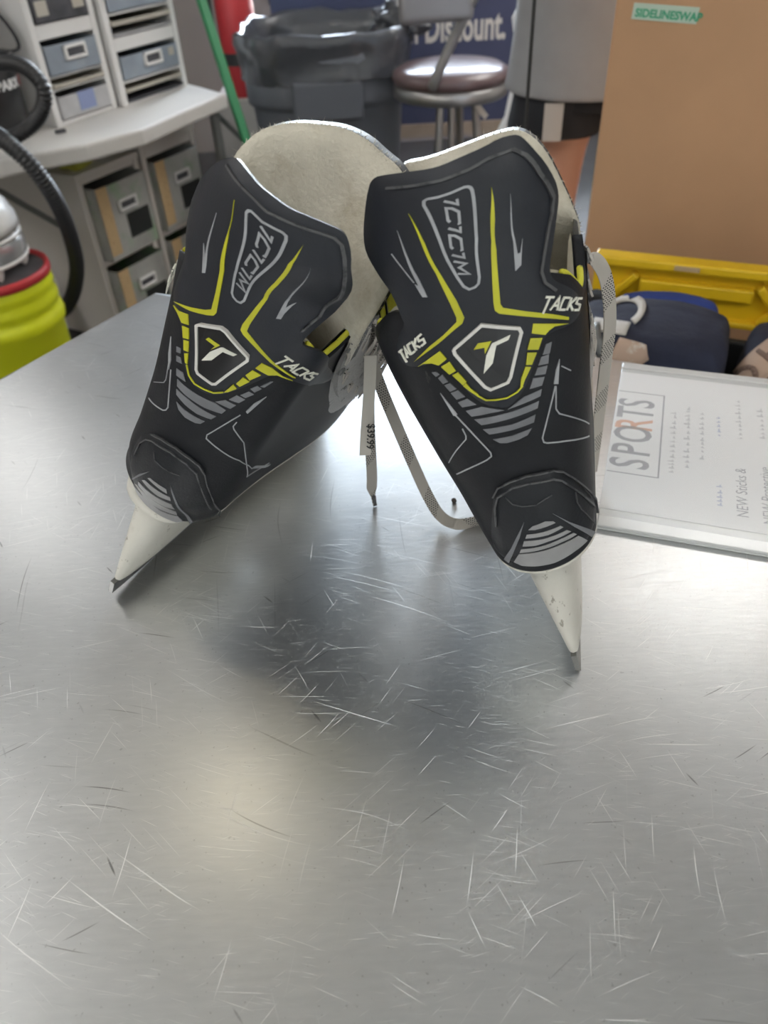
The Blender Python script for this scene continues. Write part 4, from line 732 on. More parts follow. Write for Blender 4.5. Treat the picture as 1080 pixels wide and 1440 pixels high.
dark_gap = lambda: []
towL = [(.012, .088, M['drawer_pale'], False, [('blue_slip', .40, .66, .18, .82, M['blue_paper'])]),
        (.092, .120, M['beige'], False, []), (.124, .214, M['drawer_blue'], True, []),
        (.250, .325, M['drawer_dark'], False, [('paper_label', .14, .31, .25, .72, M['beige']), ('paper_label', .68, .85, .32, .80, M['beige'])]), (.36, .45, M['drawer_blue'], True, []), (.48, .57, M['drawer_blue'], True, [])]
towR = [(.006, .030, M['drawer_dark'], False, []), (.032, .060, M['beige'], False, []), (.066, .146, M['drawer_blue'], True, [('paper_label', .78, .86, .45, .72, M['beige'])]), (.182, .205, M['drawer_pale'], False, []), (.208, .238, M['beige'], False, []), (.244, .34, M['drawer_blue'], True, []), (.38, .48, M['drawer_blue'], True, [])]
drawer_unit('drawer_tower', 'white three-drawer tower beside the black sharpener, with a blue slip in its bottom drawer', Vector(UNITS['tl']), .250, .36, BZ, BZ+.60, towL, M['drawer_frame'], 'drawer units on the left', cd_=Vector(UNITS['td']).normalized())
drawer_unit('drawer_tower', 'white drawer tower nearest the right end of the folding table', Vector(UNITS['tr']), .315, .36, BZ, BZ+.60, towR, M['drawer_frame'], 'drawer units on the left', cd_=Vector(UNITS['td']).normalized())
def lab4(): return [('paper_label', .10, .27, .08, .95, M['kraft_label']), ('black_card', .47, .85, .20, .52, M['black_card'])]
lowA = [(.02, .265, M['drawer_grey'], True, lab4()), (.285, .53, M['drawer_grey'], True, lab4())]
drawer_unit('drawer_cart', 'greige two-drawer cart under the folding table, nearest the yellow bucket, drawers pulled out', Vector(UNITS['ca']), .275, .40, .02, .565, lowA, M['drawer_frame_dim'], 'drawer units on the left', .035, Vector(UNITS['td']).normalized())
lowB = [(.02, .265, M['drawer_grey'], True, lab4()), (.285, .53, M['drawer_grey'], True, lab4())]
drawer_unit('drawer_cart', 'greige two-drawer cart under the right end of the folding table, behind the left skate', Vector(UNITS['cb']), .28, .40, .02, .585, lowB, M['drawer_frame_dim'], 'drawer units on the left', .02, Vector(UNITS['td']).normalized())
# soft yellow and grey bundle on top of the nearer cart
def lump(name, c, r, m, label=None, cat=None, seed=0, amp=.25, flat=1., fr=9., sub=4, rot=0.):
    bm = bmesh.new(); bmesh.ops.create_icosphere(bm, subdivisions=sub, radius=1.)
    for v in bm.verts:
        n = noise.noise(v.co*fr*.2+Vector((seed, seed*.3, 0)))*amp+noise.noise(v.co*fr*.6+Vector((0, seed, 1)))*amp*.35
        v.co = v.co*(1+n)
        x, y, z = v.co; z = max(z, -.75) if flat else z
        if flat > 1: x, y, z = (math.tanh(q*flat)/math.tanh(flat)*1. for q in (x, y, z))
        v.co = Matrix.Rotation(rot, 3, 'Z') @ Vector((x*r[0], y*r[1], z*r[2]))
    o = bmobj(name, bm, m, None, True); o.location = c
    if label: tag(o, label, cat)
    return o
M['yellow_cloth'] = mat('yellow_cloth', (.45, .45, .08), .85, var=.3, vscale=14); M['grey_cloth'] = mat('grey_cloth', (.30, .30, .31), .9, var=.2, vscale=14)
ua = Vector(UNITS['ca']); td_ = Vector(UNITS['td']).normalized(); tb_ = Vector((-td_.y, td_.x))
p = ua+td_*.075+tb_*.065; lump('work_glove', (p.x, p.y, .583+.028), (.055, .055, .038), M['yellow_cloth'], 'yellow work glove on top of the drawer cart nearest the bucket', 'glove', 2)
p = ua+td_*.18+tb_*.12; lump('cloth_bundle', (p.x, p.y, .583+.029), (.05, .055, .038), M['grey_cloth'], 'grey cloth bundle beside the yellow glove on the drawer cart', 'cloth', 5)
# small dark clip on the folding table
p = Vector(UNITS['clip']); bm = bmesh.new(); addbox(bm, (0, 0, .005), (.03, .014, .010)); o = bmobj('binder_clip', bm, M['drawer_dark'], bevel=.003); o.location = (p.x, p.y, BZ); o.rotation_euler.z = .6
tag(o, 'small dark clip lying near the front edge of the folding table', 'clip')

# ------------------------------------------------------------------ black machine with ribbed hose
M['mach_black'] = mat('machine_black', (.012, .0125, .014), .3, coat=.2); M['mach_clear'] = mat('smoky_cup', (.025, .025, .03), .12, coat=.4); M['chrome'] = mat('chrome', (.7, .7, .72), .15, 1.)
M['hose'] = mat('hose_black', (.022, .022, .024), .38); M['red'] = spots(mat('red_plastic', (.50, .035, .04), .5), (.25, .02, .02), 20, .6, (1, 1, 1), .5, .1)
mc = Vector(UNITS['mach']); mz = BZ+.001
mr = tag(empty('dust_vacuum', (mc.x, mc.y, mz)), 'black vacuum machine with ribbed hose at the left edge, white PARX lettering on its drum', 'vacuum')
bm = bmesh.new(); lathe(bm, [(.001, 0), (.10, 0), (.105, .01), (.105, .17), (.10, .185), (.001, .187)], 40); bmobj('drum', bm, M['mach_black'], mr, True)
bm = bmesh.new(); lathe(bm, [(.07, .187), (.072, .19), (.062, .27), (.06, .28), (.001, .281)], 36); bmobj('dust_cup', bm, M['mach_clear'], mr, True)
bm = bmesh.new(); lathe(bm, [(.105, .186), (.112, .188), (.112, .198), (.105, .2)], 36); lathe(bm, [(.062, .262), (.066, .266), (.062, .272)], 36); bmobj('trim_ring', bm, M['chrome'], mr, True)
bm = bmesh.new(); lathe(bm, [(.001, .28), (.075, .28), (.082, .292), (.078, .31), (.05, .325), (.045, .37), (.001, .38)], 36); bmobj('motor_head', bm, M['mach_black'], mr, True)
toC = Vector((0, 0, .40+T))-Vector((mc.x, mc.y, mz+.1)); tc2 = Vector((toC.x, toC.y, 0)).normalized(); rt = Vector((-tc2.y, tc2.x, 0))
P = [Vector((0, 0, .20))+rt*.066, Vector((0, 0, .20))+rt*.125, Vector((0, 0, .235))+rt*.128, Vector((0, 0, .29))+rt*.10, Vector((0, 0, .30))+rt*.07]
tube('carry_handle', catmull(P, 8), .005, M['mach_clear'], mr, 8)
def on_drum(name, body, size, ang0, z, m):
    o = text(name, body, size, Matrix(), m, mr, .0006, 1.1, offset=.0012)
    a0 = math.atan2(tc2.y, tc2.x)+ang0
    for v in o.data.vertices:
        a = a0+v.co.x/.1055; r = .1056+v.co.z; v.co = Vector((r*math.cos(a), r*math.sin(a), z+v.co.y))
    return o
M['logo_white'] = mat('logo_white', (.75, .75, .75), .5)
on_drum('lettering', 'SPARX', .032, -.30+UNITS['la'], .122, M['logo_white'])
o = on_drum('red_mark', 'I', .037, -.30+UNITS['la']+1.16, .120, M['red'])
def hose(name, P, r, parent):
    Q = catmull(P, 40); L = sum((b-a).length for a, b in zip(Q, Q[1:])); n = int(L/.0026); R_ = [Q[0]]; acc = 0; step = L/n; k = 0
    # even spacing
    d = 0.; out = [Q[0]]
    for a, b in zip(Q, Q[1:]):
        l = (b-a).length
        while d+l >= step*len(out) and len(out) < n: out.append(a.lerp(b, (step*len(out)-d)/l))
        d += l
    return tube(name, out, r, M['hose'], parent, 16, lambda i: r+(.0022 if i % 4 < 2 else -.0014))
for P in HOSES:
    hose('hose', [Vector(p)+Vector((0, 0, T))-mr.location for p in P[1]], P[0], mr)

# ------------------------------------------------------------------ yellow bucket with a white helmet on its lid
M['bucket'] = spots(mat('bucket_yellow', (.66, .70, .012), .42, var=.05, vscale=8), (.30, .30, .02), 7, .66, (1, 1, .4), .6, .06)
M['lid_dark'] = mat('bucket_lid_grey', (.10, .095, .10), .6, var=.2, vscale=20)
bx, by, bz, brr = UNITS['bucket']
bk = tag(empty('bucket', (bx, by, 0)), 'fluorescent yellow plastic bucket with a red rim at the left edge of the photo', 'bucket')
h = bz; bm = bmesh.new()
lathe(bm, [(.001, 0), (brr*.84, 0), (brr*.86, .01), (brr*.93, h-.145), (brr*.99, h-.135), (brr*1.01, h-.12), (brr*.99, h-.104), (brr*.95, h-.098), (brr*.955, h-.085), (brr*.985, h-.078), (brr*.99, h-.066), (brr*.96, h-.055), (brr*.965, h-.045), (brr*.985, h-.036), (brr*.98, h-.022), (brr*.955, h-.012), (brr*.955, h-.002)], 64)
bmobj('bucket_body', bm, M['bucket'], bk, True)
bm = bmesh.new(); lathe(bm, [(brr*.95, h-.012), (brr*1.0, h-.008), (brr*1.005, h+.004), (brr*.985, h+.014), (brr*.93, h+.012), (brr*.90, h+.004)], 64); bmobj('rim', bm, M['red'], bk, True)
bm = bmesh.new(); lathe(bm, [(brr*.91, h+.005), (brr*.6, h+.006), (.001, h+.007)], 48); bmobj('lid', bm, M['lid_dark'], bk, True)
bm = bmesh.new(); a0 = math.atan2(-by, -bx)
for k, sc in ((0, .05), (1, .03)):
    a = a0+.2; addbox(bm, (brr*.885*math.cos(a), brr*.885*math.sin(a), h-.24-.03*k), (.002, .05-.015*k, .008))
bmobj('dark_mark', bm, M['ink'], bk)
M['helmet'] = spots(mat('helmet_white', (.72, .70, .67), .4), (.25, .22, .18), 16, .66, (1, 1, 1), .8, .04)
M['clear_visor'] = mat('visor_clear', (.55, .56, .57), .1, alpha=.45, coat=.5)
hx_, hy_, hz_ = bx+UNITS['helm'][0], by+UNITS['helm'][1], h+.0085
hm = tag(empty('hockey_helmet', (hx_, hy_, hz_)), 'white hockey helmet with clear visor resting on the yellow bucket lid', 'helmet')
HS = .9
bm = bmesh.new(); bmesh.ops.create_uvsphere(bm, u_segments=48, v_segments=28, radius=1)
for v in bm.verts:
    x, y, z = v.co; a = math.atan2(y, x); rid = 1+.035*max(0, math.cos(6*a))**3*(z > .1)-.03*(abs(z-.35) < .12)*(abs(math.sin(3*a)) > .7)
    v.co = Vector((math.copysign(abs(x)**.85, x)*.108*rid, math.copysign(abs(y)**.85, y)*.128*rid, math.copysign(abs(z)**.8, z)*.105+.115))*HS
bmesh.ops.delete(bm, geom=[v for v in bm.verts if v.co.z < .10*HS], context='VERTS')
bmesh.ops.solidify(bm, geom=bm.faces[:], thickness=.006); bmobj('shell', bm, M['helmet'], hm, True)
bm = bmesh.new(); lathe(bm, [(.104*HS, .098*HS), (.111*HS, .097*HS), (.112*HS, .104*HS), (.106*HS, .108*HS)], 40)
for v in bm.verts: v.co.y *= 1.18
bmobj('brim', bm, M['helmet'], hm, True)
bm = bmesh.new(); rings = [[bm.verts.new((.110*HS*math.cos(a)*k, .130*HS*math.sin(a)*k, z*HS)) for a in np.linspace(-2.0, 1.4, 26)] for z, k in ((.098, 1.), (.075, 1.03), (.050, 1.02), (.040, 1.0))]
for a, b in zip(rings, rings[1:]):
    for k in range(25): bm.faces.new((a[k], a[k+1], b[k+1], b[k]))
bmesh.ops.solidify(bm, geom=bm.faces[:], thickness=.003); bmobj('visor', bm, M['clear_visor'], hm, True)
tube('visor_edge', [Vector((.110*HS*math.cos(a), .130*HS*math.sin(a), .042*HS)) for a in np.linspace(-2.0, 1.4, 26)], .0055, M['helmet'], hm, 8)
for sx_, sy_ in ((.060, -.085), (-.060, .085), (.085, .04), (-.085, -.04)):
    bm = bmesh.new(); bmesh.ops.create_uvsphere(bm, u_segments=20, v_segments=12, radius=1.)
    for v in bm.verts: v.co = Vector((v.co.x*.014+sx_, v.co.y*.024+sy_, v.co.z*.047+.048))*HS
    bmobj('ear_guard', bm, M['helmet'], hm, True)
# white paper packet on the floor behind the bucket
pp = Vector(UNITS['packet']); bm = bmesh.new(); addbox(bm, (0, 0, .13), (.10, .05, .26), Matrix.Rotation(.1, 3, 'Y')); o = bmobj('paper_packet', bm, M['page'], bevel=.01); o.location = (pp.x, pp.y, .004); o.rotation_euler.z = .5
tag(o, 'white paper packet standing on the floor between the yellow bucket and the drawer cart', 'packet')

# ------------------------------------------------------------------ green stick, extinguisher, trash can
M['green_stick'] = mat('stick_green', (.025, .22, .085), .45); 
s0, s1 = Vector(UNITS['st0']), Vector(UNITS['st1']); d = (s1-s0).normalized(); base = s0-d*(s0.z/d.z)
gs = tag(empty('stick', base), 'green hockey stick shaft leaning in front of the taupe wall', 'stick')
bm = bmesh.new(); L_ = 1.55; e = d*L_; R = d.to_track_quat('Z', 'Y').to_matrix(); addbox(bm, e/2+d*.01, (.030, .020, L_), R); bmobj('shaft', bm, M['green_stick'], gs, bevel=.004)
bm = bmesh.new(); addbox(bm, e+d*.06, (.033, .023, .12), R); bmobj('grip', bm, M['ink'], gs, bevel=.004)
M['pale_box'] = mat('pale_cabinet', (.42, .39, .36), .7)
ex_, ey_, ez_ = UNITS['ext']
bm = bmesh.new(); addbox(bm, (0, 0, ez_/2), (.27, .30, ez_)); pb = bmobj('cabinet', bm, M['pale_box'], bevel=.006); pb.location = (ex_+.005, ey_+.05, 0); tag(pb, 'pale floor cabinet under the red fire extinguisher', 'cabinet')
fe = tag(empty('fire_extinguisher', (ex_, ey_, ez_)), 'red fire extinguisher with a black band beside the trash can', 'fire extinguisher')
bm = bmesh.new(); lathe(bm, [(.001, 0), (.07, 0), (.078, .012), (.078, .40), (.065, .45), (.03, .475), (.025, .50), (.001, .50)], 36); bmobj('cylinder', bm, M['red'], fe, True)
bm = bmesh.new(); lathe(bm, [(.0785, .12), (.081, .121), (.081, .165), (.0785, .166)], 36); addbox(bm, (-.075, -.03, .15), (.012, .03, .06)); bmobj('band', bm, M['ink'], fe, False)
bm = bmesh.new(); addcyl(bm, (0, 0, .5), (0, 0, .54), .018); addbox(bm, (.03, 0, .55), (.11, .022, .016)); addbox(bm, (.03, 0, .58), (.11, .02, .01), Matrix.Rotation(-.15, 3, 'Y')); bmobj('valve', bm, M['ink'], fe, bevel=.003)
tube('discharge_hose', catmull([(-.02, -.02, .53), (-.07, -.05, .48), (-.09, -.05, .35), (-.088, -.04, .15), (-.085, -.04, .08)], 8), .010, M['ink'], fe, 8)

M['bin'] = mat('bin_black_hazed', (.115, .125, .145), .5, bump=.05, bscale=150); M['bag'] = mat('bag_black_hazed', (.065, .069, .08), .28, bump=.55, bscale=22, coat=.3)  # bluish haze veil mixed into the black of bin and bag
tx, ty, tz, tr = UNITS['bin']
tc_ = tag(empty('trash_can', (tx, ty, 0)), 'large dark trash can lined with a shiny black bag', 'trash can')
def sq(k, p=.62):  # rounded square outline
    a = 2*math.pi*k/64; c_, s_ = math.cos(a), math.sin(a); return Vector((math.copysign(abs(c_)**p, c_), math.copysign(abs(s_)**p, s_), 0))
yawb = Matrix.Rotation(math.atan2(ty, tx)-math.pi/2, 3, 'Z')
def shell(prof, seed=0., amp=0., n=64):
    bm = bmesh.new(); rings = []
    for i, (r, z) in enumerate(prof):
        rr = []
        for k in range(n):
            p = sq(k)*r; q = p.normalized() if p.length else p
            w = noise.noise(Vector((p.x*9+seed, p.y*9, z*14)))*amp+noise.noise(Vector((p.x*28, p.y*28+seed, z*10)))*amp*.5
            rr.append(bm.verts.new(yawb @ (p+q*w)+Vector((0, 0, z+w*.7))))
        rings.append(rr)
    for a, b in zip(rings, rings[1:]):
        for k in range(n): bm.faces.new((a[k], a[(k+1) % n], b[(k+1) % n], b[k]))
    return bm, rings
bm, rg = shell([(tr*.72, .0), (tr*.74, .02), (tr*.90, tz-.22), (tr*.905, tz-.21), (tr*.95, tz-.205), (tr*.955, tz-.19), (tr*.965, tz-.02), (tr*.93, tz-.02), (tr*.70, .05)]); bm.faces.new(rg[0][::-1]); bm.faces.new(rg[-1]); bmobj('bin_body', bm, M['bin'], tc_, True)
bm = bmesh.new(); fwd = Vector((0, -1, 0)); 
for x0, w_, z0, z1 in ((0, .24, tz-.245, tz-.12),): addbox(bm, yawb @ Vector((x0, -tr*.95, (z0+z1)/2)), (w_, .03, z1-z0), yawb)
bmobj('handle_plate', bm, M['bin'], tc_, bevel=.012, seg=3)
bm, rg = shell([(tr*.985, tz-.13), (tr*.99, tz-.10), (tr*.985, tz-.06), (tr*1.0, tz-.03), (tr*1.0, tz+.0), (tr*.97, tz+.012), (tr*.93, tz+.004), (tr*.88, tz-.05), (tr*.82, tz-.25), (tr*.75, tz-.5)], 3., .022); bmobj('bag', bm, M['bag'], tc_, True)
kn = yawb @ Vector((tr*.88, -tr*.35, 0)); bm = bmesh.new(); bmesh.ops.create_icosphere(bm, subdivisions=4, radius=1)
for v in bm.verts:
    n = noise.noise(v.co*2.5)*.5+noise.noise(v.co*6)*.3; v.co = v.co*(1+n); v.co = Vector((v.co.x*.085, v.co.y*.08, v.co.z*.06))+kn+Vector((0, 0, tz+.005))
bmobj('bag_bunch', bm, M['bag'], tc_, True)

# ------------------------------------------------------------------ stool
M['seat_vinyl'] = mat('seat_vinyl_brown', (.13, .085, .085), .32, coat=.3, bump=.03, bscale=60); M['stool_steel'] = mat('stool_steel', (.36, .35, .34), .38, .9)
sx0, sy0, sz0, sr0 = UNITS['stool']
st = tag(empty('bar_stool', (sx0, sy0, 0)), 'bar stool with a round dark seat in front of the blue sign board', 'stool')
bm = bmesh.new(); lathe(bm, [(.001, sz0+.012), (sr0*.5, sz0+.010), (sr0*.85, sz0), (sr0*.98, sz0-.014), (sr0, sz0-.028), (sr0*.97, sz0-.045), (.001, sz0-.046)], 56); bmobj('seat', bm, M['seat_vinyl'], st, True)
bm = bmesh.new(); lathe(bm, [(sr0*.90, sz0-.046), (sr0*.97, sz0-.048), (sr0*.97, sz0-.083), (sr0*.94, sz0-.088), (.001, sz0-.088)], 56); bmobj('seat_ring', bm, M['stool_steel'], st, True)
for i, (lx, ly) in enumerate(((-.04, -.07), (.0, -.05), (.075, -.06), (.04, .09))):
    bm = bmesh.new(); addcyl(bm, (lx, ly, sz0-.088), (lx*1.8, ly*1.8, .0), .013, n=14); bmobj('leg', bm, M['stool_steel'], st)
bm = bmesh.new(); r_ = lathe(bm, [(.125, .30), (.135, .31), (.125, .32), (.115, .31), (.125, .30)], 32); bmobj('foot_ring', bm, M['stool_steel'], st, True)
bp = [Vector(p)+Vector((0, 0, T))-st.location for p in UNITS['post']]
tube('back_post', catmull(bp, 8), .015, M['stool_steel'], st, 10)
bm = bmesh.new(); R = Matrix.Rotation(UNITS['back_yaw'], 3, 'Z') @ Matrix.Rotation(-.25, 3, 'X'); addbox(bm, Vector(UNITS['back'])+Vector((0, 0, T))-st.location, (.22, .035, .18), R); bmobj('backrest', bm, mat('backrest_vinyl', (.20, .19, .20), .4, coat=.2), st, bevel=.016, seg=3)
ts = [Vector(p)+Vector((0, 0, T))-st.location for p in UNITS['strap']]
ribbon('strap', catmull(ts, 8), .018, .003, M['tag'], st, side=(1, .2, 0))

# ------------------------------------------------------------------ dark blue sign board
M['board'] = mat('board_blue_hazed', (.05, .062, .13), .55, var=.1, vscale=5); M['board_text'] = mat('board_lettering', (.62, .60, .58), .6); M['wood'] = mat('board_wood', (.33, .27, .22), .7, var=.15, vscale=10)  # board blue is lightened to carry the background haze
gx0, gx1, gy, gz0, gz1 = UNITS['board']
sb = tag(empty('sign_board', ((gx0+gx1)/2, gy, 0)), 'dark blue sign board lettered m Discount. behind the bar stool', 'sign')
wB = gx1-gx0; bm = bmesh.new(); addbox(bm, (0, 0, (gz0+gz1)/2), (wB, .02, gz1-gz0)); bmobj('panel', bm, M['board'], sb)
bm = bmesh.new()
addbox(bm, (0, -.004, gz0-.02), (wB, .04, .05)); addbox(bm, (wB/2-.16, -.006, (gz0+gz1)/2), (.04, .03, gz1-gz0)); bmobj('wood_frame', bm, M['wood'], sb)
for sx_ in (-wB/2+.1, wB/2-.1): bm = bmesh.new(); addbox(bm, (sx_, .0, gz0/2-.02), (.05, .05, gz0-.04)); addbox(bm, (sx_, .0, .015), (.05, .4, .03)); bmobj('foot', bm, M['wood'], sb)
text('lettering', 'm Discount.', UNITS['btxt'][2], Matrix.Translation((UNITS['btxt'][0]-sb.location.x, -.0105, UNITS['btxt'][1])) @ Matrix.Rotation(math.pi/2, 4, 'X'), M['board_text'], sb, .001, UNITS['btxt'][3], offset=.0035)

# ------------------------------------------------------------------ person behind the cardboard box
M['shirt'] = mat('shirt_grey', (.34, .345, .36), .9, var=.08, vscale=10, bump=.15, bscale=25); M['shorts'] = mat('shorts_black', (.020, .022, .028), .85); M['skin'] = mat('skin', (.50, .29, .22), .5, spec=.4); M['hair'] = mat('hair_brown', (.05, .03, .02), .6); M['shoe'] = mat('shoe_grey', (.25, .25, .26), .6); M['stripe'] = mat('stripe_white', (.55, .54, .53), .8)
px_, py_ = UNITS['person']
pr = tag(empty('person', (px_, py_, 0)), 'person in a long grey shirt and black shorts standing behind the cardboard box', 'person')
def skin_obj(name, joints, edges, m, parent, root=0, sub=2):
    me = bpy.data.meshes.new(name); me.from_pydata([j[:3] for j in joints], edges, []); o = link(bpy.data.objects.new(name, me), parent)
    mo = o.modifiers.new('skin', 'SKIN'); sv = me.skin_vertices[0].data if me.skin_vertices else None
    if sv is None: me.attributes.new
    for i, j in enumerate(joints): me.skin_vertices[0].data[i].radius = (j[3], j[4] if len(j) > 4 else j[3]); me.skin_vertices[0].data[i].use_root = (i == root)
    s = o.modifiers.new('sub', 'SUBSURF'); s.levels = sub; s.render_levels = sub; mo.use_smooth_shade = True; me.materials.append(m); return o
J = [(0, 0, .95, .15, .105), (0, .0, 1.12, .135, .095), (0, .0, 1.30, .15, .10), (0, 0, 1.42, .13, .085), (0, -.01, 1.50, .055), (0, -.025, 1.57, .062), (0, -.03, 1.66, .085, .10), (0, -.03, 1.74, .06, .075),
     (-.10, 0, .86, .088), (-.10, -.01, .48, .058), (-.105, .02, .30, .056), (-.105, .02, .09, .036), (-.11, -.02, .04, .036), (-.115, -.14, .03, .034),
     (.10, 0, .86, .088), (.10, -.01, .48, .058), (.105, .02, .30, .056), (.105, .02, .09, .036), (.11, -.02, .04, .036), (.115, -.14, .03, .034),
     (-.19, 0, 1.41, .052), (-.26, -.10, 1.24, .042), (-.16, -.28, 1.33, .030), (-.11, -.33, 1.35, .030, .02),
     (.19, 0, 1.41, .052), (.26, -.10, 1.24, .042), (.16, -.28, 1.33, .030), (.11, -.33, 1.35, .030, .02)]
E_ = [(0, 1), (1, 2), (2, 3), (3, 4), (4, 5), (5, 6), (6, 7), (0, 8), (8, 9), (9, 10), (10, 11), (11, 12), (12, 13), (0, 14), (14, 15), (15, 16), (16, 17), (17, 18), (18, 19), (3, 20), (20, 21), (21, 22), (22, 23), (3, 24), (24, 25), (25, 26), (26, 27)]
for s in (-1, 1):
    w_ = 23 if s < 0 else 27
    for k, (dx, dy, dz, l) in enumerate(((.018, -.012, -.03, 1.), (.006, -.016, -.036, 1.08), (-.006, -.014, -.034, 1.), (-.017, -.008, -.028, .8))):
        i = len(J); b = J[w_]; J += [(b[0]-s*.022, b[1]-.018, b[2]+dx*.9, .0095), (b[0]-s*(.022-dz*l), b[1]-.026, b[2]+dx*1.1, .0082), (b[0]-s*(.022-dz*l*1.7), b[1]-.012, b[2]+dx*1.1, .0065)]; E_ += [(w_, i), (i, i+1), (i+1, i+2)]
    i = len(J); b = J[w_]; J += [(b[0]-s*.005, b[1]-.012, b[2]+.024, .011), (b[0]-s*.022, b[1]-.020, b[2]+.048, .008)]; E_ += [(w_, i), (i, i+1)]
skin_obj('body', J, E_, M['skin'], pr)
def garment(name, rows, m, parent, n=48, amp=.0, seed=0., th=.004):
    bm = bmesh.new(); rings = []
    for cx_, cy_, z, a_, b_ in rows:
        r = []
        for k in range(n):
            t = 2*math.pi*k/n; f = 1+amp*noise.noise(Vector((math.cos(t)*2.2+seed, math.sin(t)*2.2, z*5)))
            r.append(bm.verts.new((cx_+a_*f*math.copysign(abs(math.cos(t))**.85, math.cos(t)), cy_+b_*f*math.copysign(abs(math.sin(t))**.85, math.sin(t)), z)))
        rings.append(r)
    for a, b in zip(rings, rings[1:]):
        for k in range(n): bm.faces.new((a[k], a[(k+1) % n], b[(k+1) % n], b[k]))
    o = bmobj(name, bm, m, parent, True); s = o.modifiers.new('solid', 'SOLIDIFY'); s.thickness = th; s.offset = 1; sb_ = o.modifiers.new('sub', 'SUBSURF'); sb_.levels = 1; sb_.render_levels = 1
    return o
hz = UNITS['hem']
garment('shirt', [(0, 0, hz, .215, .158), (0, 0, hz+.012, .218, .160), (0, 0, hz+.02, .214, .157), (0, 0, hz+.1, .205, .148), (0, 0, 1.12, .198, .140), (0, 0, 1.28, .205, .140), (0, 0, 1.38, .205, .125), (0, 0, 1.44, .16, .10), (0, 0, 1.485, .085, .075)], M['shirt'], pr, 48, .05, 2.)
for s in (-1, 1):
    bm = bmesh.new(); addcyl(bm, (s*.17, 0, 1.43), (s*.262, -.10, 1.25), .072, .064, 24, False); sl = bmobj('sleeve', bm, M['shirt'], pr, True); mo = sl.modifiers.new('solid', 'SOLIDIFY'); mo.thickness = .003
sho = garment('shorts', [(0, 0, hz+.12, .185, .135), (0, 0, hz, .19, .138), (0, 0, hz-.03, .195, .138)], M['shorts'], pr)
for s in (-1, 1): garment('shorts_leg', [(s*.10, 0, hz+.0, .100, .130), (s*.104, 0, hz-.05, .104, .122), (s*.108, 0, UNITS['shem'], .108, .118)], M['shorts'], sho, 36, .03, s)
bm = bmesh.new(); zz = np.linspace(UNITS['shem']+.004, hz-.004, 6); vs = [[bm.verts.new((-.108+.108*1.06*math.copysign(abs(math.cos(t))**.85, math.cos(t)), .118*1.10*math.copysign(abs(math.sin(t))**.85, math.sin(t)), z)) for t in np.linspace(-1.95, -1.62, 5)] for z in zz]
for a, b in zip(vs, vs[1:]):
    for k in range(4): bm.faces.new((a[k], a[k+1], b[k+1], b[k]))
bmobj('shorts_stripe', bm, M['stripe'], sho, True)
for s in (-1, 1):
    bm = bmesh.new(); bmesh.ops.create_uvsphere(bm, u_segments=24, v_segments=14, radius=1)
    for v in bm.verts: v.co = Vector((v.co.x*.05+s*.112, v.co.y*.135-.065, max(v.co.z, -.6)*.055+.033+.002*0))
    bmobj('shoe', bm, M['shoe'], pr, True)
bm = bmesh.new(); bmesh.ops.create_uvsphere(bm, u_segments=32, v_segments=20, radius=1)
for v in bm.verts: v.co = Vector((v.co.x*.092, v.co.y*.108-.015, v.co.z*.10+1.70))
bmesh.ops.delete(bm, geom=[v for v in bm.verts if v.co.z < 1.68 and v.co.y < -.02 or v.co.z < 1.62], context='VERTS'); bmobj('hair', bm, M['hair'], pr, True)
bm = bmesh.new()
for s in (-1, 1): bmesh.ops.create_uvsphere(bm, u_segments=10, v_segments=8, radius=.011, matrix=Matrix.Translation((s*.032, -.118, 1.665)))
bmobj('eyes', bm, M['ink'], pr, True)
bm = bmesh.new(); addcyl(bm, (0, -.118, 1.66), (0, -.142, 1.628), .007, .014, 12); addbox(bm, (0, -.118, 1.595), (.045, .012, .008)); bmobj('nose_and_mouth', bm, M['skin'], pr, bevel=.003)
for s in (-1, 1):
    bm = bmesh.new(); bmesh.ops.create_uvsphere(bm, u_segments=12, v_segments=8, radius=1)
    for v in bm.verts: v.co = Vector((v.co.x*.010+s*.092, v.co.y*.02-.02, v.co.z*.032+1.645))
    bmobj('ear', bm, M['skin'], pr, True)
# tall white form standing in for a pale strip, thin pull cord
wb = UNITS['wform']; bm = bmesh.new(); rings = []
for z, a_ in ((0., .085), (.02, .088), (.45, .078), (.60, .066), (.67, .048), (.72, .026), (.78, .017), (.90, .013), (.95, .022), (.97, .012)): rings.append([bm.verts.new((a_*math.cos(2*math.pi*k/24)*(1+.10*math.sin(3*k)), a_*.8*math.sin(2*math.pi*k/24)*(1+.08*math.sin(5*k)), z)) for k in range(24)])
for a, b in zip(rings, rings[1:]):
    for k in range(24): bm.faces.new((a[k], a[(k+1) % 24], b[(k+1) % 24], b[k]))
bm.faces.new(rings[0][::-1]); bm.faces.new(rings[-1])
o = bmobj('white_form', bm, mat('form_white', (.88, .88, .89), .4), None, True); o.location = Vector((wb[0], wb[1], 0)); tag(o, 'tall gathered white form standing on the floor between stool and person', 'bag')
c0_ = Vector(UNITS['cord']); bm = bmesh.new(); addcyl(bm, (c0_.x, c0_.y, c0_.z+T), (c0_.x, c0_.y, CZ), .0028, n=8); o = bmobj('pull_cord', bm, M['ink']); tag(o, 'thin dark pull cord hanging in front of the grey shirt', 'cord')

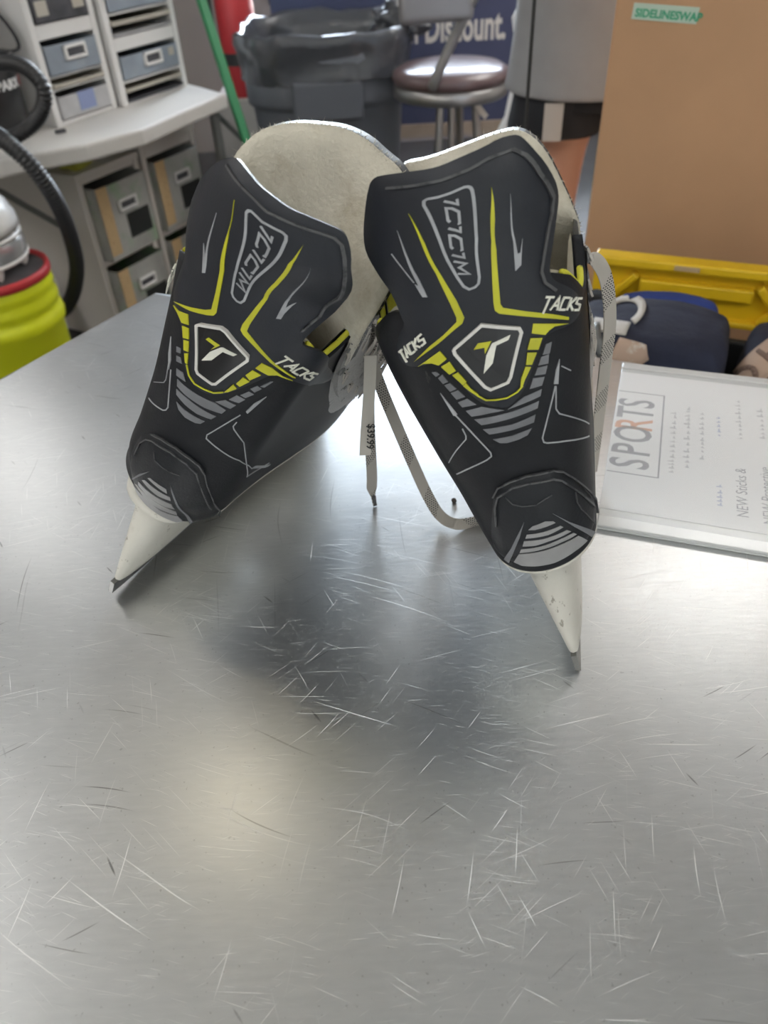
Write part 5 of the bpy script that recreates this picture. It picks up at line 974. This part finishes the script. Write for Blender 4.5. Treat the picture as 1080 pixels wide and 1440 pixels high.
# ------------------------------------------------------------------ cardboard box, yellow lid, tote of clothes
M['card'] = spots(mat('cardboard', (.52, .31, .175), .85, var=.06, vscale=6, bump=.03, bscale=300), (.22, .12, .06), 60, .76, (1, 1, 1), .8, .03)
kx = Vector((.915, -.403, 0)); ky = Vector((.403, .915, 0)); KR = Matrix((kx, ky, Vector((0, 0, 1)))).transposed()
k0 = Vector(UNITS['box']); bw, bdp, bh = 1.0, .20, 1.56
kb = tag(empty('cardboard_box', (k0.x, k0.y, 0)), 'tall plain brown cardboard box with a green printed tape label near its top', 'box')
bm = bmesh.new(); addbox(bm, KR @ Vector((bw/2, bdp/2, bh/2)), (bw, bdp, bh), KR); bmobj('carton', bm, M['card'], kb, bevel=.004)
M['tape'] = mat('tape_pale_green', (.50, .62, .52), .5); M['tape_ink'] = mat('tape_ink_green', (.06, .36, .20), .5)
lx, lz, lw, lh = UNITS['label']; tl = KR @ Vector((lx, -.0012, lz))
bm = bmesh.new(); addbox(bm, KR @ Vector((lx+lw/2, -.0008, lz)), (lw, .0012, lh), KR @ Matrix.Rotation(UNITS['ltilt'], 3, 'Y')); tp_ = bmobj('tape_label', bm, M['tape'], kb)
Mt = axes(KR @ Vector((lx+.004, -.0016, lz-.004)), (KR @ Matrix.Rotation(UNITS['ltilt'], 3, 'Y')) @ Vector((1, 0, 0)), (KR @ Matrix.Rotation(UNITS['ltilt'], 3, 'Y')) @ Vector((0, 0, 1)))
text('tape_lettering', 'SIDELINESWAP', UNITS['lts'], Mt, M['tape_ink'], tp_, .0002, 1., offset=.0006)
M['yel_plast'] = mat('lid_yellow', (.78, .50, .012), .42, var=.05, vscale=10)
l0 = Vector(UNITS['lid']); yl = tag(empty('tote_lid', (l0.x, l0.y, l0.z+T)), 'yellow ribbed plastic tote lid standing on edge against the cardboard box', 'lid')
bm = bmesh.new(); LW, LH = 1.0, UNITS['lid_h']
def LB(x0, x1, y0, y1, z0, z1, R2=None): addbox(bm, KR @ Vector(((x0+x1)/2, (y0+y1)/2, (z0+z1)/2)), (x1-x0, y1-y0, z1-z0), KR @ R2 if R2 else KR)
LB(0, LW, .012, .022, 0, LH); LB(0, LW, -.006, .024, LH-.012, LH+.002); LB(0, LW, .0, .016, 0, .010)
bmobj('lid_panel', bm, M['yel_plast'], yl, bevel=.003)
bm = bmesh.new()
for x0 in (.07, .30, .53, .76):
    LB(x0, x0+.16, .000, .013, .040, LH-.030)
    for dx, an in ((-.03, .7), (.19, -.7)): LB(x0+dx-.006, x0+dx+.006, -.002, .013, .0, .075, Matrix.Rotation(an, 3, 'Y'))
bmobj('rib', bm, M['yel_plast'], yl, bevel=.003)
bm = bmesh.new(); LB(.115, .150, -.0072, -.0062, LH-.008, LH-.001); bmobj('brown_mark', bm, M['kraft_label'], yl)
M['tote'] = mat('tote_black', (.02, .02, .022), .5)
t0 = Vector(UNITS['tote']); tz1 = UNITS['tote_z']+T; tt_ = tag(empty('storage_tote', (t0.x, t0.y, 0)), 'tall black storage tote full of navy clothes behind the metal table', 'tote')
bm = bmesh.new(); tw, tdp = .98, .27
LBt = lambda x0, x1, y0, y1, z0, z1: addbox(bm, KR @ Vector(((x0+x1)/2, (y0+y1)/2, (z0+z1)/2)), (x1-x0, y1-y0, z1-z0), KR)
LBt(0, tw, 0, .012, 0, tz1); LBt(0, tw, tdp-.012, tdp, 0, tz1); LBt(0, .012, .012, tdp-.012, 0, tz1); LBt(tw-.012, tw, .012, tdp-.012, 0, tz1); LBt(.012, tw-.012, .012, tdp-.012, .0, tz1-.10)
bmobj('tote_body', bm, M['tote'], tt_, bevel=.004)
M['navy'] = mat('cloth_navy', (.022, .026, .050), .9, var=.25, vscale=12, bump=.25, bscale=40); M['royal'] = mat('cloth_royal', (.03, .06, .26), .85, var=.2, vscale=14); M['blackcloth'] = mat('cloth_black', (.012, .012, .014), .9)
M['tan'] = spots(mat('patch_tan', (.46, .33, .25), .85), (.6, .56, .50), 30, .58, (1, 1, 1), .8, .06); M['cream'] = mat('patch_cream', (.55, .52, .48), .85)
def cloth(name, label, x, y, z, r, m, seed, cat='clothing'):
    p = t0+(KR @ Vector((x, y, 0))); o = lump(name, (p.x, p.y, z), r, m, label, cat, seed, .13, 1.7, 7., 5, math.atan2(kx.y, kx.x)); o['group'] = 'clothes in the black tote'; return o
zc = tz1-.10
for i, (nm, lb, x, y, z, r, m, sd) in enumerate(UNITS['cloths']): 
    UNITS['cloths'][i] = cloth(nm, lb, x, y, zc+z, r, M[m], sd)
def patch_on(ob, polys, m, name, lift=.0022):
    """cloth patch laid over the lump: polys in the box direction (along kx) and height"""
    dg = bpy.context.evaluated_depsgraph_get(); bm = bmesh.new(); mi = ob.matrix_world.inverted() if ob.matrix_world else None
    bpy.context.view_layer.update(); mi = ob.matrix_world.inverted(); vd = Vector((0.45, .75, -.55)).normalized(); hz_ = kx.normalized(); vt = hz_.cross(vd).normalized()
    if vt.z < 0: vt = -vt
    for P in polys:
        pts = [Vector(p) for p in P]; n = len(pts); full = []
        for i in range(n):
            a, b = pts[i], pts[(i+1) % n]; k = max(1, int((b-a).length/.006)); full += [a.lerp(b, j/k) for j in range(k)]
        nb = len(full); Bt = [(v.x, v.y) for v in full]; allp = list(full)
        x0, x1 = min(v.x for v in full), max(v.x for v in full); y0, y1 = min(v.y for v in full), max(v.y for v in full)
        for gx in np.arange(x0+.004, x1, .008):
            for gy in np.arange(y0+.004, y1, .008):
                if inside(gx, gy, Bt) and min((Vector((gx, gy))-q).length for q in full) > .003: allp.append(Vector((gx, gy)))
        vo, _, fo, _, _, _ = delaunay_2d_cdt(allp, [(i, (i+1) % nb) for i in range(nb)], [list(range(nb))], 1, 1e-7)
        vs = []
        for v in vo:
            org = ob.location+hz_*v.x+vt*v.y-vd*.5; ok, loc, nrm, _ = ob.ray_cast(mi @ org, mi.to_3x3() @ vd)
            q = (ob.matrix_world @ loc)+ (ob.matrix_world.to_3x3() @ nrm)*lift if ok else None; vs.append(bm.verts.new(mi @ q) if q else None)
        for f in fo:
            if all(vs[i] for i in f): bm.faces.new([vs[i] for i in f])
    bmesh.ops.recalc_face_normals(bm, faces=bm.faces); o = bmobj(name, bm, m, ob, True); s = o.modifiers.new('solid', 'SOLIDIFY'); s.thickness = .002; s.offset = 0; return o
ca_, cb_ = UNITS['cloths'][0], UNITS['cloths'][1]
ex0, ey0 = UNITS['emb']
def sh_(P, s=1.): return [(ex0+x*s, ey0+y*s) for x, y in P]
hook = [(math.cos(a), math.sin(a)) for a in np.linspace(2.9, -.6, 14)]
patch_on(ca_, [sh_([(.028*x, .030*y+.012) for x, y in hook]+[(.019*x, .019*y+.012) for x, y in hook[::-1]])], M['cream'], 'emblem_hook')
patch_on(ca_, [sh_([(-.03, -.002), (.018, -.004), (.018, -.022), (-.028, -.020)]), sh_([(-.055, -.045), (-.022, -.040), (.010, -.075), (-.06, -.075)])], M['cream'], 'emblem_block')
patch_on(ca_, [sh_([(.012, -.026), (.046, -.030), (.052, -.046), (.034, -.062), (.002, -.058)])], M['tan'], 'emblem_patch', .003)
patch_on(ca_, [sh_([(-.030, -.012), (-.020, -.010), (.016, -.074), (.004, -.076)])], M['leg_grey'], 'emblem_bar', .004)
gx_, gy_ = UNITS['emb2']; c_, s_ = math.cos(.95), math.sin(.95)
def rt2(P): return [(gx_+x*c_-y*s_, gy_+x*s_+y*c_) for x, y in P]
patch_on(cb_, [rt2([(-.055, -.016), (.05, -.02), (.056, .018), (-.05, .018)])], M['tan'], 'letter_patch')
M['patch_dark'] = mat('patch_brown', (.20, .13, .10), .85)
ring_o = [(math.cos(a)*.014-.022, math.sin(a)*.013) for a in np.linspace(0, 2*math.pi, 16, endpoint=False)]
patch_on(cb_, [rt2([(.004, -.014), (.009, -.014), (.009, .013), (.004, .013)]), rt2([(.024, -.014), (.029, -.014), (.029, .013), (.024, .013)]), rt2([(.009, -.003), (.024, -.003), (.024, .003), (.009, .003)])]+[rt2([ring_o[i], ring_o[(i+1) % 16], (ring_o[(i+1) % 16][0]*.62-.0084, ring_o[(i+1) % 16][1]*.62), (ring_o[i][0]*.62-.0084, ring_o[i][1]*.62)]) for i in range(16)], M['patch_dark'], 'letters', .004)

# ------------------------------------------------------------------ daylight, camera
w = bpy.data.worlds.new('World'); S.world = w; w.use_nodes = True; nt = w.node_tree
sky = nt.nodes.new('ShaderNodeTexSky'); sky.sky_type = 'NISHITA'; sky.sun_elevation = math.radians(48); sky.sun_rotation = math.radians(150); sky.sun_disc = False
hs = nt.nodes.new('ShaderNodeHueSaturation'); hs.inputs['Saturation'].default_value = .35
nt.links.new(sky.outputs[0], hs.inputs['Color']); nt.links.new(hs.outputs[0], nt.nodes['Background'].inputs[0]); nt.nodes['Background'].inputs[1].default_value = WORLD
def area(name, loc, target, sx_, sy_, power, col):
    l = bpy.data.lights.new(name, 'AREA'); l.shape = 'RECTANGLE'; l.size = sx_; l.size_y = sy_; l.energy = power; l.color = col
    o = link(bpy.data.objects.new(name, l)); o.location = loc; o.rotation_euler = (Vector(target)-Vector(loc)).to_track_quat('-Z', 'Y').to_euler(); return o
pt_ = area('window_portal', ((WX0+WX1)/2, Y1+.16, (WZ0+WZ1)/2), ((WX0+WX1)/2, 0, (WZ0+WZ1)/2), W_, H_, 1., (1., 1., 1.)); pt_.data.cycles.is_portal = True
cam = bpy.data.cameras.new('Camera'); co = link(bpy.data.objects.new('Camera', cam)); S.camera = co
cam.sensor_fit = 'VERTICAL'; cam.sensor_height = 24.; cam.lens = 1060/1440*24.; cam.clip_start = .02; cam.clip_end = 60
p_, r_ = math.radians(40.5), math.radians(-3.2)
fw = Vector((0, math.cos(p_), -math.sin(p_))); r0 = Vector((1, 0, 0)); u0 = r0.cross(fw); rg_ = math.cos(r_)*r0+math.sin(r_)*u0; up_ = rg_.cross(fw)
co.matrix_world = Matrix.Translation((0, 0, T+.40)) @ Matrix((rg_, up_, -fw)).transposed().to_4x4()
cam.dof.use_dof = True; cam.dof.focus_distance = .47; cam.dof.aperture_fstop = FSTOP
S.view_settings.view_transform = 'Standard'; S.view_settings.look = 'None'; S.view_settings.exposure = EXPO; S.view_settings.gamma = 1.; S.view_settings.use_curve_mapping = False
S.cycles.max_bounces = 8; S.cycles.use_denoising = True; S.cycles.sample_clamp_indirect = 6.
